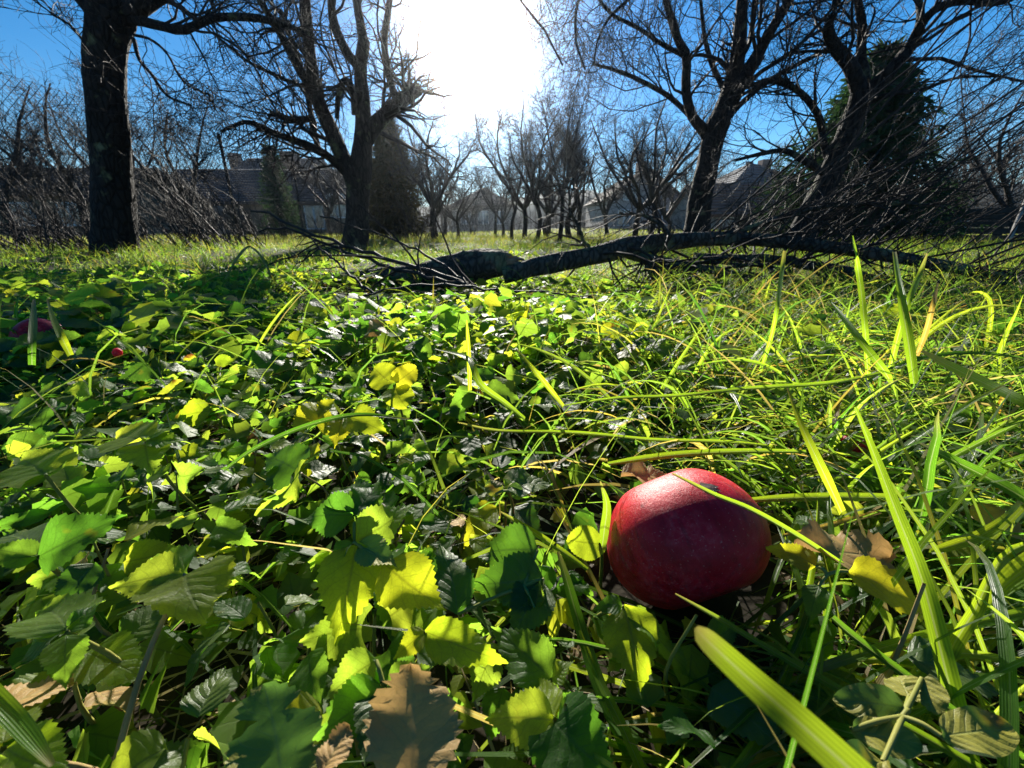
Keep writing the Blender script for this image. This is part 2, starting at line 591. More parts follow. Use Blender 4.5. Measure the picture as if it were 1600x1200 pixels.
M['needle_brown'] = leaf_mat('thuja_needles', [(0, (0.05, 0.05, 0.025)), (1, (0.11, 0.075, 0.04))], [(0, (0.08, 0.08, 0.03)), (1, (0.14, 0.12, 0.04))],
                             island=True, veins=0, brown=0, tmix=0.2, scale=0.1, rough=0.8, spec=0.05)
M['ground'] = plain_mat('soil', (0.020, 0.016, 0.010), (0.060, 0.050, 0.025), 14, 0.95, 0.02)


def ground_mat():
    m, t, o = mat_new('soil_and_turf')
    tc = nd(t, 'ShaderNodeTexCoord')
    n1 = noise(t, 9, 6, tc.outputs['Object'])
    n2 = noise(t, 0.8, 4, tc.outputs['Object'])
    soil = ramp(t, n1, [(0.3, (0.010, 0.008, 0.005)), (0.7, (0.032, 0.025, 0.014))])
    turf = ramp(t, n1, [(0.3, (0.04, 0.07, 0.015)), (0.7, (0.09, 0.12, 0.03))])
    sx = nd(t, 'ShaderNodeSeparateXYZ')
    lk(t, tc.outputs['Object'], sx.inputs[0])
    f = mth(t, 'MULTIPLY', mth(t, 'SUBTRACT', sx.outputs[1], 3.0), 0.25, True)
    f = mth(t, 'MULTIPLY', f, mth(t, 'ADD', 0.4, n2), True)
    c = mix(t, f, soil, turf)
    b = nd(t, 'ShaderNodeBsdfPrincipled', ins={'Roughness': 0.95, 'Specular IOR Level': 0.15})
    lk(t, c, b.inputs['Base Color'])
    bp = nd(t, 'ShaderNodeBump', ins={'Strength': 0.8, 'Distance': 0.02})
    lk(t, n1, bp.inputs['Height'])
    lk(t, bp.outputs[0], b.inputs['Normal'])
    lk(t, b.outputs[0], o.inputs['Surface'])
    return m


M['ground'] = ground_mat()


# ================================================================== THE SETTING
def build_ground():
    def axis(lo, hi, n, c):
        a = np.linspace(math.asinh(lo / c), math.asinh(hi / c), n)
        return np.sinh(a) * c
    xs = axis(-160, 160, 131, 0.5)
    ys = axis(-12, 320, 131, 0.5)
    X, Y = np.meshgrid(xs, ys)
    Z = gh(X, Y)
    v = np.stack([X, Y, Z], -1).reshape(-1, 3)
    n = len(xs)
    i = np.arange(len(ys) - 1)[:, None]
    j = np.arange(n - 1)[None]
    f = np.stack([i * n + j, i * n + j + 1, (i + 1) * n + j + 1, (i + 1) * n + j], -1).reshape(-1, 4)
    o = link('ground', mesh_np('ground', v, f), mat=M['ground'])
    tag(o, 'dark soil and rough turf of the old orchard', None, None, 'structure')


build_ground()


def hills():
    m, t, o = mat_new('wooded_hill')
    tc = nd(t, 'ShaderNodeTexCoord')
    n1 = noise(t, 0.25, 8, tc.outputs['Object'], 0.7)
    c = ramp(t, n1, [(0.3, (0.020, 0.019, 0.016)), (0.7, (0.055, 0.050, 0.038))])
    b = nd(t, 'ShaderNodeBsdfPrincipled', ins={'Roughness': 0.95, 'Specular IOR Level': 0.1})
    lk(t, c, b.inputs['Base Color'])
    lk(t, b.outputs[0], o.inputs['Surface'])
    az = np.linspace(-1.35, 1.35, 240)
    rows = []
    for k, (d, hh) in enumerate(((95, -1.0), (110, 0.55), (130, 0.9), (155, 1.0))):
        h = hh * (8.5 + 2.2 * np.sin(3.1 * az + 0.5) + 1.2 * np.sin(9 * az) + 0.7 * rng.normal(size=len(az))) if hh > 0 else np.full(len(az), -2.0)
        rows.append(np.stack([np.sin(az) * d, np.cos(az) * d, h], 1))
    v = np.vstack(rows)
    n = len(az)
    i = np.arange(3)[:, None]
    j = np.arange(n - 1)[None]
    f = np.stack([i * n + j, i * n + j + 1, (i + 1) * n + j + 1, (i + 1) * n + j], -1).reshape(-1, 4)
    ob = link('hills', mesh_np('hills', v, f), mat=m)
    tag(ob, 'low wooded rise behind the houses', None, None, 'structure')


hills()

# ------------------------------------------------------------------ houses and sheds far behind
def box_mesh(name, x0, x1, y0, y1, z0, z1):
    v = [(x, y, z) for z in (z0, z1) for y in (y0, y1) for x in (x0, x1)]
    f = [[0, 2, 3, 1], [4, 5, 7, 6], [0, 1, 5, 4], [2, 6, 7, 3], [0, 4, 6, 2], [1, 3, 7, 5]]
    return mesh_np(name, v, f, smooth=False)


def roof_mesh(name, x0, x1, y0, y1, ze, zr, along='x', hip=0.0, over=0.25, th=0.12, courses=0):
    """gable or hip roof; ridge along x or y; when courses>0 the slopes are stepped tile courses"""
    x0 -= over; x1 += over; y0 -= over; y1 += over
    v, f = [], []

    def slope(a, b, c, d):
        # a-b eave (left to right), d-c ridge
        n = max(courses, 1)
        A, B, C, D = map(np.array, (a, b, c, d))
        nv = np.cross(B - A, D - A)
        nv = nv / np.linalg.norm(nv)
        if nv[2] < 0:
            nv = -nv
        for k in range(n):
            t0, t1 = k / n, (k + 1) / n
            lift = nv * (0.05 if courses else 0.0)
            p = [A + (D - A) * t0, B + (C - B) * t0, B + (C - B) * t1, A + (D - A) * t1]
            q = [p[0] + lift, p[1] + lift, p[2], p[3]]
            base = len(v)
            low = [p[0] - nv * th, p[1] - nv * th, p[2] - nv * th, p[3] - nv * th]
            v.extend(q + low)
            f.extend([[base, base + 1, base + 2, base + 3], [base + 4, base + 7, base + 6, base + 5],
                      [base, base + 4, base + 5, base + 1], [base + 2, base + 6, base + 7, base + 3],
                      [base + 1, base + 5, base + 6, base + 2], [base + 3, base + 7, base + 4, base]])
    if along == 'x':
        ym = (y0 + y1) / 2
        h = hip * (y1 - y0) / 2
        slope((x0, y0, ze), (x1, y0, ze), (x1 - h, ym, zr), (x0 + h, ym, zr))
        slope((x1, y1, ze), (x0, y1, ze), (x0 + h, ym, zr), (x1 - h, ym, zr))
        if hip:
            slope((x0, y1, ze), (x0, y0, ze), (x0 + h, ym, zr), (x0 + h, ym + 0.01, zr))
            slope((x1, y0, ze), (x1, y1, ze), (x1 - h, ym + 0.01, zr), (x1 - h, ym, zr))
    else:
        xm = (x0 + x1) / 2
        slope((x0, y1, ze), (x0, y0, ze), (xm, y0, zr), (xm, y1, zr))
        slope((x1, y0, ze), (x1, y1, ze), (xm, y1, zr), (xm, y0, zr))
    return mesh_np(name, v, f, smooth=False)


def gable_wall(name, x0, x1, y0, y1, z0, ze, zr, along):
    if along == 'x':
        ym = (y0 + y1) / 2
        v = [(x0, y0, z0), (x1, y0, z0), (x1, y1, z0), (x0, y1, z0), (x0, y0, ze), (x1, y0, ze), (x1, y1, ze), (x0, y1, ze), (x0, ym, zr), (x1, ym, zr)]
        f = [[0, 1, 5, 4], [2, 3, 7, 6], [1, 2, 6, 9, 5], [3, 0, 4, 8, 7]]
    else:
        xm = (x0 + x1) / 2
        v = [(x0, y0, z0), (x1, y0, z0), (x1, y1, z0), (x0, y1, z0), (x0, y0, ze), (x1, y0, ze), (x1, y1, ze), (x0, y1, ze), (xm, y0, zr), (xm, y1, zr)]
        f = [[0, 1, 5, 8, 4], [2, 3, 7, 9, 6], [1, 2, 6, 5], [3, 0, 4, 7]]
    return mesh_np(name, v, f, smooth=False)


M['plaster'] = plain_mat('plaster_pale', (0.20, 0.18, 0.16), (0.32, 0.28, 0.25), 1.5, 0.9)
M['plaster_white'] = plain_mat('plaster_white', (0.22, 0.20, 0.19), (0.32, 0.29, 0.28), 1.5, 0.9)
M['plaster_brown'] = plain_mat('plaster_brown', (0.12, 0.085, 0.06), (0.26, 0.19, 0.13), 2.5, 0.95, 0.02)
M['roof_dark'] = plain_mat('roof_dark_slate', (0.035, 0.033, 0.040), (0.075, 0.068, 0.078), 2.0, 0.8)
M['roof_red'] = plain_mat('roof_red_tile', (0.10, 0.045, 0.035), (0.20, 0.085, 0.06), 2.0, 0.8)
M['roof_brown'] = plain_mat('roof_brown_tile', (0.06, 0.04, 0.035), (0.12, 0.075, 0.06), 2.0, 0.8)
M['brick'] = plain_mat('chimney_brick', (0.10, 0.06, 0.05), (0.18, 0.10, 0.08), 8.0, 0.9)
M['glass'] = plain_mat('window_glass', (0.10, 0.13, 0.16), (0.16, 0.20, 0.24), 1.0, 0.12, 0, 0.8)
M['frame'] = plain_mat('window_frame', (0.55, 0.55, 0.55), (0.65, 0.65, 0.65), 3.0, 0.6)
M['door_dark'] = plain_mat('old_door_wood', (0.025, 0.022, 0.02), (0.05, 0.042, 0.035), 5.0, 0.8)
M['board'] = plain_mat('weathered_board', (0.035, 0.032, 0.032), (0.085, 0.075, 0.07), 4.0, 0.85)
M['post'] = plain_mat('concrete_post', (0.22, 0.21, 0.20), (0.34, 0.33, 0.31), 12.0, 0.9)
M['wire'] = plain_mat('rusty_wire', (0.03, 0.025, 0.02), (0.07, 0.055, 0.045), 20.0, 0.8, 0, 0.2)
M['white_paint'] = plain_mat('white_plastic', (0.72, 0.73, 0.74), (0.8, 0.8, 0.8), 5.0, 0.5)


def window(parent, x, y, z, w, h, nm='window'):
    f = link(nm, box_mesh(nm, x - w / 2, x + w / 2, y - 0.06, y + 0.05, z - h / 2, z + h / 2), parent, mat=M['frame'])
    for sx in (-1, 1):
        link('pane', box_mesh('pane', x + (sx - 1) * w / 4 + 0.05, x + (sx + 1) * w / 4 - 0.05, y - 0.066, y - 0.02, z - h / 2 + 0.06, z + h / 2 - 0.06), f, mat=M['glass'])
    return f


def house(name, label, px0, px1, py_eave, py_ridge, Y, dep, along, wall_m, roof_m, hip=0.0, courses=0, group=None):
    a, b = Q(px0, py_eave, Y), Q(px1, py_eave, Y)
    x0, x1 = a[0], b[0]
    ze = a[2]
    zr = Q((px0 + px1) / 2, py_ridge, Y + (dep / 2 if along == 'x' else 0))[2]
    g = float(gh((x0 + x1) / 2, Y)) - 0.8
    r = empty(name, ((x0 + x1) / 2, Y, g), label, 'house', group)
    wm = gable_wall('wall', x0, x1, Y, Y + dep, g, ze, zr, along) if not hip else box_mesh('wall', x0, x1, Y, Y + dep, g, ze)
    link('wall', wm, r, mat=wall_m)
    rf = link('roof', roof_mesh('roof', x0, x1, Y, Y + dep, ze, zr, along, hip, 0.3, 0.12, courses), r, mat=roof_m)
    return r, rf, (x0, x1, ze, zr, g)


def chimney(rf, px, py_top, Y, w=0.6, drop=1.4, m='brick'):
    p = Q(px, py_top, Y)
    return link('chimney', box_mesh('chimney', p[0] - w / 2, p[0] + w / 2, Y - w / 2, Y + w / 2, p[2] - drop, p[2]), rf, mat=M[m])


# long barn on the left
r, rf, (x0, x1, ze, zr, g) = house('barn', 'long dark barn with slate roof behind the wire fence', 225, 552, 316, 264, 20, 6, 'x', M['plaster_brown'], M['roof_dark'], courses=14)
for a, b, t, bm in ((372, 402, 326, 392), (440, 470, 330, 392)):
    p, q = Q(a, t, 19.95), Q(b, bm, 19.95)
    link('door', box_mesh('door', p[0], q[0], 19.9, 19.98, g, p[2]), r, mat=M['door_dark'])
p, q = Q(336, 322, 19.9), Q(366, 392, 19.9)
link('wall_pier', box_mesh('wall_pier', p[0], q[0], 19.75, 19.97, g, p[2]), r, mat=M['plaster'])
for cx, cz in ((492, 340), (526, 322), (300, 345)):
    p = Q(cx, cz, 19.95)
    window(r, p[0], 19.97, p[2], 0.85, 1.0)
# taller house right behind the barn
r, rf, (x0, x1, ze, zr, g) = house('house', 'taller slate-roofed house rising behind the long dark barn', 352, 466, 285, 247, 28, 7, 'x', M['plaster'], M['roof_dark'], courses=12)
chimney(rf, 452, 238, 30, 0.9, 1.6)
chimney(rf, 366, 240, 31, 0.6, 1.6)
# low brown shed at the far left
r, rf, (x0, x1, ze, zr, g) = house('shed', 'low brown plastered shed behind the leftmost trunk', -160, 150, 300, 262, 14, 4.5, 'x', M['plaster_brown'], M['roof_brown'], courses=10)
r['category'] = 'shed'
for cx in (35, 112):
    p = Q(cx, 335, 13.95)
    window(r, p[0], 13.97, p[2], 0.7, 0.7)
# faint house at the end of the grass alley
r, rf, (x0, x1, ze, zr, g) = house('house', 'faint hip-roofed house at the end of the grass alley', 705, 800, 322, 293, 46, 9, 'x', M['plaster'], M['roof_brown'], hip=0.7, courses=10)
for cx in (728, 755, 780):
    p = Q(cx, 340, 45.9)
    window(r, p[0], 45.97, p[2], 1.1, 1.3)
# pale gabled house right of the middle
r, rf, (x0, x1, ze, zr, g) = house('house', 'pale plastered house with its steep gable facing the orchard', 950, 1066, 312, 262, 32, 9, 'y', M['plaster_white'], M['roof_brown'], courses=12)
chimney(rf, 1003, 254, 35, 0.7, 1.5)
for cx, cy_ in ((985, 300), (1025, 300), (975, 340), (1035, 340)):
    p = Q(cx, cy_, 31.9)
    window(r, p[0], 31.97, p[2], 0.9, 1.1)
# house with red tiled roof
r, rf, (x0, x1, ze, zr, g) = house('house', 'low house with a red tiled roof between the two right trunks', 1108, 1242, 336, 286, 24, 6, 'x', M['plaster'], M['roof_red'], courses=11)
for cx in (1135, 1180, 1222):
    p = Q(cx, 350, 23.9)
    window(r, p[0], 23.97, p[2], 0.7, 0.8)
# hip roof behind it
r, rf, (x0, x1, ze, zr, g) = house('house', 'house with dark hipped roof and chimney above the red roof', 1150, 1262, 286, 252, 36, 8, 'x', M['plaster_white'], M['roof_dark'], hip=0.8, courses=9)
chimney(rf, 1196, 250, 39, 0.8, 1.8)
for cx in (1180, 1225):
    p = Q(cx, 300, 35.9)
    window(r, p[0], 35.97, p[2], 0.9, 1.1)


# ------------------------------------------------------------------ fences
def chain_link():
    A, B = np.array([-4.55, 2.6]), np.array([-4.9, 12.5])
    d = (B - A) / np.linalg.norm(B - A)
    L = np.linalg.norm(B - A)
    r = empty('chain_link_fence', (A[0], A[1], 0), 'rusty chain link fence running back along the left side', 'fence')
    hgt = 1.55
    pts = []
    pitch = 0.085
    n = int((L + hgt) / pitch)
    for s in (1, -1):
        for k in range(n):
            a0 = k * pitch - (hgt if s > 0 else 0)
            if s > 0:
                p0, p1, z0, z1 = a0, a0 + hgt, 0.03, hgt
            else:
                p0, p1, z0, z1 = a0, a0 - hgt, 0.03, hgt
            m = 6
            tt = np.linspace(0, 1, m)
            al = np.clip(p0 + (p1 - p0) * tt, 0, L)
            zz = z0 + (z1 - z0) * tt
            off = 0.012 * np.sin(al * 4 + zz * 3)
            pts.append(np.stack([A[0] + d[0] * al + off, A[1] + d[1] * al, zz], 1))
    tb = Tubes().add(np.array(pts), np.full((len(pts), 6), 0.0028), 3)
    for z in (0.06, 0.8, hgt):
        al = np.linspace(0, L, 24)
        tb.add(np.stack([A[0] + d[0] * al, A[1] + d[1] * al, z + 0 * al - 0.02 * np.abs(np.sin(al * 1.25))], 1), np.full(24, 0.0022), 3)
    o = link('wire_mesh', tb.mesh('wire_mesh'), r, mat=M['wire'])
    for k, al in enumerate((0.0, 4.9, 7.4, 9.9)):
        p = A + d * al
        lean = rng.normal(0, 0.03, 2)
        t = Tubes().add(np.array([[p[0] + 0.03, p[1], -0.1], [p[0] + 0.03 + lean[0], p[1] + lean[1], 1.65]]), np.array([0.024, 0.024]), 8)
        link('post', t.mesh('post'), r, mat=M['bark_dark'])


chain_link()


def board_fence():
    a, b = Q(1440, 372, 7.5), Q(1760, 372, 5.2)
    A, B = np.array([a[0], 7.5]), np.array([b[0], 5.2])
    d = (B - A) / np.linalg.norm(B - A)
    L = np.linalg.norm(B - A)
    r = empty('board_fence', (A[0], A[1], 0), 'dark board fence with pale leaning posts at right edge', 'fence')
    zs = (0.06, 0.155, 0.25, 0.345, 0.44)
    nb = max(2, int(L / 1.3))
    for i in range(nb):
        l0, l1 = L * i / nb, L * (i + 1) / nb - 0.01
        for z in zs:
            z = z + rng.normal(0, 0.006)
            q = []
            for l in (l0, l1):
                p = A + d * l
                nx, ny = -d[1], d[0]
                for (e, zz) in ((-0.011, z), (0.011, z), (0.011, z + 0.085), (-0.011, z + 0.085)):
                    q.append((p[0] + nx * e, p[1] + ny * e, zz + rng.normal(0, 0.003)))
            f = [[0, 1, 2, 3], [7, 6, 5, 4], [0, 4, 5, 1], [1, 5, 6, 2], [2, 6, 7, 3], [3, 7, 4, 0]]
            link('board', mesh_np('board', q, f, smooth=False), r, mat=M['board'])
        p = A + d * l0
        le = rng.normal(0.0, 0.05)
        t = Tubes().add(np.array([[p[0], p[1] - 0.06, -0.1], [p[0] + le, p[1] - 0.07, 0.62]]), np.array([0.032, 0.028]), 6, 0.08)
        link('post', t.mesh('post'), r, mat=M['post'])


board_fence()
p = Q(1487, 370, 8.5)
o = empty('plastic_barrel', (p[0], 8.5, 0), 'small white barrel showing above the dark board fence', 'barrel')
prof = [(0, 0.13), (0.02, 0.15), (0.2, 0.165), (0.24, 0.155), (0.42, 0.165), (0.46, 0.15), (0.47, 0.0)]
zz = np.array([[p[0], 8.5, z - 0.02] for z, _ in prof])
tb = Tubes().add(zz, np.array([q for _, q in prof]), 16)
link('shell', tb.mesh('shell'), o, mat=M['white_paint'])
link('lid', Tubes().add(np.array([[p[0], 8.5, 0.45], [p[0], 8.5, 0.475], [p[0], 8.5, 0.478]]), np.array([0.16, 0.16, 0.0]), 16).mesh('lid'), o, mat=M['post'])


# ------------------------------------------------------------------ trees
def limb(ctrl, Y, n=18, bulge=0.0):
    """ctrl rows (px, py, radius px[, dY]) on the plane y = Y (+dY)"""
    rows = []
    for c in ctrl:
        y = Y + (c[3] if len(c) > 3 else 0.0)
        p = Q(c[0], c[1], y)
        rows.append([*p, pxr(c[2], p) / math.sqrt(1 + ((c[0] - 800) / FPX) ** 2)])
    return crom(rows, n)


def traced_tree(name, label, base, trunk_rows, limbs, Y, mat, kids, seed, tw=0.0016, group=None, hang=None):
    global rng
    rng = np.random.default_rng(seed)
    r = empty(name, base, label, 'tree', group)
    T = limb(trunk_rows, Y, 34)
    tb = Tubes().add(T[:, :3], T[:, 3] * 0.95, 26, 0.07)
    link('trunk', tb.mesh('trunk'), r, mat=M[mat])
    LP, LR = [], []
    for rows in limbs:
        l = limb(rows, Y, 18)
        wob = np.cumsum(rng.normal(0, 0.10, (18, 3)), axis=0) * 0.05 * np.linalg.norm(l[-1, :3] - l[0, :3]) / 1.5
        wob[0] = 0
        l[:, :3] += wob * np.array([0.35, 1.0, 0.35])
        link('limb', Tubes().add(l[:, :3], l[:, 3], 10, 0.10).mesh('limb'), r, mat=M[mat])
        LP.append(l[:, :3])
        LR.append(l[:, 3])
    LP, LR = np.array(LP), np.array(LR)
    k1, k2, k3 = kids
    a, ar = spawn(LP, LR, k1, (0.35, 1.25), (0.5, 1.25), 0.34, 9, 0.05, 0.20, 0.12, 1.0, tw * 1.8)
    b, br = spawn(a, ar, k2, (0.15, 0.6), (0.5, 1.3), 0.55, 7, 0.03, 0.26, 0.15, 1.0, tw * 1.2)
    c, cr = spawn(b, br, k3, (0.06, 0.28), (0.5, 1.3), 0.65, 4, 0.02, 0.30, 0.2, 1.0, tw)
    tb = Tubes()
    if hang is not None:
        h1, hr1 = spawn(LP[hang], LR[hang], 20, (0.3, 0.85), (0.7, 1.5), 0.30, 9, -0.10, 0.16, 0.3, 1.0, tw * 1.3)
        h2, hr2 = spawn(h1, hr1, 6, (0.08, 0.3), (0.5, 1.2), 0.6, 5, -0.03, 0.25, 0.15, 1.0, tw)
        tb.add(h1, hr1, 4, cap=False).add(h2, hr2, 3, cap=False)
    tb.add(a, ar, 5, cap=False)
    tb.add(b, br, 4, cap=False)
    tb.add(c, cr, 3, cap=False)
    link('crown', tb.mesh('crown'), r, mat=M['twig'])
    return r


# the thick dark trunk at the left
traced_tree('fruit_tree', 'thick dark trunk at the left standing in front of the wire fence', (-3.2, 3.5, 0),
            [(184, 430, 52), (182, 400, 43), (180, 350, 40), (176, 280, 37), (170, 210, 36), (166, 140, 37), (166, 80, 38), (172, 30, 42), (176, -5, 44)],
            [[(150, 20, 22), (118, -15, 17), (70, -60, 13, -0.1), (30, -140, 10, -0.2), (-20, -260, 6, -0.3)],
             [(200, 20, 22), (236, 0, 18), (300, -40, 14, 0.1), (360, -110, 10, 0.2), (400, -220, 6, 0.2)],
             [(205, 30, 11), (240, 40, 9), (285, 50, 8), (318, 36, 7), (350, 29, 6.5, 0.1), (400, 30, 6, 0.2), (440, 40, 5, 0.3), (478, 52, 3, 0.5)],
             [(176, 0, 26), (190, -60, 20, 0.2), (170, -140, 15, 0.3), (190, -260, 9, 0.4)],
             [(208, 60, 4), (218, 95, 3.5, -0.1), (238, 118, 3, -0.2), (262, 150, 2.5, -0.2), (300, 165, 2, -0.2)],
             [(132, 66, 3), (110, 40, 2.6, -0.1), (80, 22, 2, -0.1)],
             [(210, 55, 3), (236, 62, 2.6), (262, 84, 2.2, 0.1), (290, 130, 2, 0.2), (330, 150, 1.6, 0.3)]],
            3.5, 'bark_dark', (12, 8, 5), 21, hang=[1, 2, 6])
# pollarded tree left of the sun
traced_tree('fruit_tree', 'many-limbed bare fruit tree just left of the sun', (-1.75, 4.6, 0),
            [(553, 412, 30), (554, 395, 24), (557, 350, 20), (559, 300, 19), (562, 270, 21), (566, 240, 17), (568, 200, 14), (566, 150, 12), (563, 110, 10.5), (569, 62, 10)],
            [[(552, 285, 14), (535, 245, 13), (512, 195, 12.5), (494, 155, 11.5), (486, 105, 10.5), (480, 50, 9.5), (474, 0, 9), (470, -70, 7), (440, -170, 4)],
             [(488, 140, 8), (470, 112, 7.5, -0.1), (448, 70, 7, -0.1), (425, 30, 6, -0.2), (400, -10, 5, -0.2), (370, -80, 3, -0.3)],
             [(546, 276, 7.5), (520, 250, 7), (490, 232, 6.5, -0.1), (450, 216, 6, -0.2), (412, 202, 5, -0.3), (385, 190, 4, -0.4), (345, 205, 2.5, -0.5)],
             [(486, 186, 5.5), (462, 187, 5.5, -0.1), (442, 184, 5, -0.2), (424, 176, 4, -0.2)],
             [(572, 218, 13), (592, 190, 12), (622, 163, 11, 0.1), (655, 138, 9.5, 0.2)],
             [(620, 160, 6), (608, 120, 6, 0.2), (600, 70, 5.5, 0.3), (606, 20, 5, 0.3), (615, -60, 3.5, 0.4)],
             [(567, 110, 8), (548, 90, 8, -0.1), (528, 55, 7.5, -0.1), (519, 20, 7, -0.1), (517, -40, 5, -0.1), (530, -140, 3)],
             [(569, 70, 9), (562, 30, 7, 0.1), (558, 0, 6, 0.1), (560, -60, 4.5, 0.1), (572, -160, 3)],
             [(556, 180, 6.5, -0.05), (553, 150, 6.5, -0.1), (540, 124, 6, -0.2), (529, 145, 5, -0.2), (526, 185, 3.5, -0.2)],
             [(500, 240, 5), (488, 200, 5, 0.2), (482, 160, 4.5, 0.3), (470, 100, 4, 0.4), (440, 20, 3, 0.5)]],
            4.6, 'bark', (12, 8, 5), 22, hang=[1, 2])
# tree on the right
traced_tree('fruit_tree', 'forked bare tree standing right behind the raised fallen limb', (2.25, 4.9, 0),
            [(1084, 400, 28), (1088, 360, 23), (1093, 320, 20), (1104, 265, 19), (1112, 225, 19), (1124, 190, 20)],
            [[(1124, 192, 18), (1140, 150, 16), (1151, 100, 13), (1156, 50, 11), (1160, 0, 9.5), (1170, -70, 7), (1160, -170, 4)],
             [(1132, 180, 14), (1156, 135, 12.5, -0.1), (1182, 90, 11, -0.1), (1206, 45, 9, -0.2), (1232, 0, 8, -0.2), (1270, -80, 5, -0.3)],
             [(1112, 215, 9), (1098, 198, 8.5), (1082, 175, 8, -0.1), (1073, 135, 7.5, -0.1), (1074, 85, 7, -0.1), (1060, 55, 6.5, -0.2), (1044, 0, 5.5, -0.2), (1020, -90, 3)],
             [(1100, 215, 4.5), (1080, 185, 4, 0.2), (1050, 155, 4, 0.3), (1012, 132, 3.5, 0.3), (970, 112, 3, 0.3), (925, 98, 2, 0.3)],
             [(1074, 90, 4, -0.1), (1040, 75, 3.5, -0.2), (1000, 50, 3, -0.3), (950, 20, 2.5, -0.4), (920, -30, 2, -0.4)],
             [(1136, 150, 5), (1118, 115, 4.5, 0.2), (1104, 75, 4, 0.3), (1096, 30, 3, 0.3), (1090, -30, 2)],
             [(1148, 172, 5), (1190, 135, 4.5, 0.1), (1240, 105, 4, 0.1), (1290, 78, 3.5, 0.0), (1340, 40, 2.5, 0)],
             [(1152, 100, 5), (1172, 60, 4.5, 0.3), (1180, 10, 4, 0.4), (1200, -60, 3, 0.5)],
             [(1044, 0, 4.5, -0.2), (1000, -90, 4, -0.5), (930, -110, 3.5, -0.8), (860, -60, 3, -0.9), (812, -10, 2.2, -0.9), (850, 40, 1.8, -0.9), (880, 100, 1.2, -0.9)],
             [(1000, -90, 3, -0.5), (950, -60, 2.6, -0.6), (905, 0, 2.2, -0.6), (900, 60, 1.8, -0.6), (915, 110, 1.2, -0.6)],
             [(1060, -40, 3, -0.3), (1010, -20, 2.6, -0.5), (960, 20, 2.2, -0.6), (935, 60, 1.6, -0.6), (928, 100, 1.2, -0.6)]],
            4.9, 'bark_dark', (12, 8, 5), 23, hang=[8, 9, 10])
# leaning trunk with the spruce behind
traced_tree('fruit_tree', 'dark leaning tree in front of the spruce', (2.85, 4.1, 0),
            [(1238, 402, 30), (1255, 365, 26), (1274, 320, 23), (1296, 275, 22), (1318, 225, 21), (1338, 175, 21), (1350, 135, 22)],
            [[(1345, 145, 15), (1326, 105, 13), (1304, 75, 11), (1294, 45, 9, -0.1), (1306, 5, 7.5, -0.1), (1300, -70, 5, -0.2)],
             [(1350, 130, 12), (1344, 85, 9, 0.1), (1346, 45, 8, 0.1), (1340, 0, 7, 0.2), (1350, -80, 4, 0.2)],
             [(1356, 145, 17), (1392, 110, 14, -0.1), (1424, 70, 12, -0.1), (1448, 25, 10, -0.2), (1496, 4, 8, -0.2), (1560, 8, 6, -0.3), (1620, -20, 4, -0.3)],
             [(1424, 70, 8, -0.1), (1440, 20, 7, 0.1), (1432, -40, 5, 0.2), (1460, -120, 3, 0.2)],
             [(1296, 276, 6), (1262, 256, 6, -0.1), (1230, 238, 5, -0.1), (1196, 240, 4, -0.2), (1150, 252, 2.5, -0.3)],
             [(1300, 262, 7), (1286, 225, 6.5, 0.1), (1276, 180, 6, 0.1), (1245, 142, 5.5, 0.1), (1200, 128, 4, 0.1), (1160, 150, 2.5, 0.1)],
             [(1340, 170, 6), (1380, 150, 5, -0.3), (1440, 140, 4, -0.4), (1500, 120, 3, -0.5), (1570, 118, 2, -0.6)]],
            4.1, 'bark_dark', (12, 8, 5), 24)


# generic bare trees of the orchard behind
def bare_tree_meshes(seed, h, stems, spread, tw=0.004, upright=0.05, dens=(7, 6, 4)):
    global rng
    rng = np.random.default_rng(seed)
    th = h * rng.uniform(0.22, 0.36)
    T = crom([[0, 0, -0.1, h * 0.030], [rng.normal(0, 0.02) * h, rng.normal(0, 0.02) * h, th * 0.5, h * 0.023], [rng.normal(0, 0.03) * h, rng.normal(0, 0.03) * h, th, h * 0.022]], 10)
    tr = Tubes().add(T[:, :3], T[:, 3], 9, 0.08).mesh('trunk')
    LP, LR = [], []
    for k in range(stems):
        az = 2 * np.pi * (k + rng.uniform(0, 0.7)) / stems
        s = spread * rng.uniform(0.6, 1.15)
        top = h * rng.uniform(0.75, 1.0)
        c = T[-1, :3]
        l = crom([[*(c - [0, 0, th * 0.15]), h * 0.016], [c[0] + np.cos(az) * s * 0.35, c[1] + np.sin(az) * s * 0.35, th + (top - th) * 0.25, h * 0.013],
                  [c[0] + np.cos(az) * s * 0.75, c[1] + np.sin(az) * s * 0.75, th + (top - th) * 0.62, h * 0.009],
                  [c[0] + np.cos(az + 0.3) * s, c[1] + np.sin(az + 0.3) * s, top, h * 0.003]], 12)
        l[1:, :3] += np.cumsum(rng.normal(0, 0.012 * h, (11, 3)), axis=0) * 0.6
        LP.append(l[:, :3])
        LR.append(l[:, 3])
    LP, LR = np.array(LP), np.array(LR)
    tb = Tubes().add(LP, LR, 6, cap=False)
    a, ar = spawn(LP, LR, dens[0], (0.16 * h, 0.38 * h), (0.4, 1.2), 0.45, 8, upright, 0.2, 0.12, 1.0, tw * 1.6)
    b, br = spawn(a, ar, dens[1], (0.07 * h, 0.20 * h), (0.4, 1.2), 0.55, 6, upright, 0.24, 0.1, 1.0, tw * 1.2)
    c, cr = spawn(b, br, dens[2], (0.025 * h, 0.085 * h), (0.4, 1.2), 0.7, 4, upright, 0.28, 0.1, 1.0, tw)
    tb.add(a, ar, 4, cap=False).add(b, br, 3, cap=False).add(c, cr, 3, cap=False)
    return tr, tb.mesh('crown')


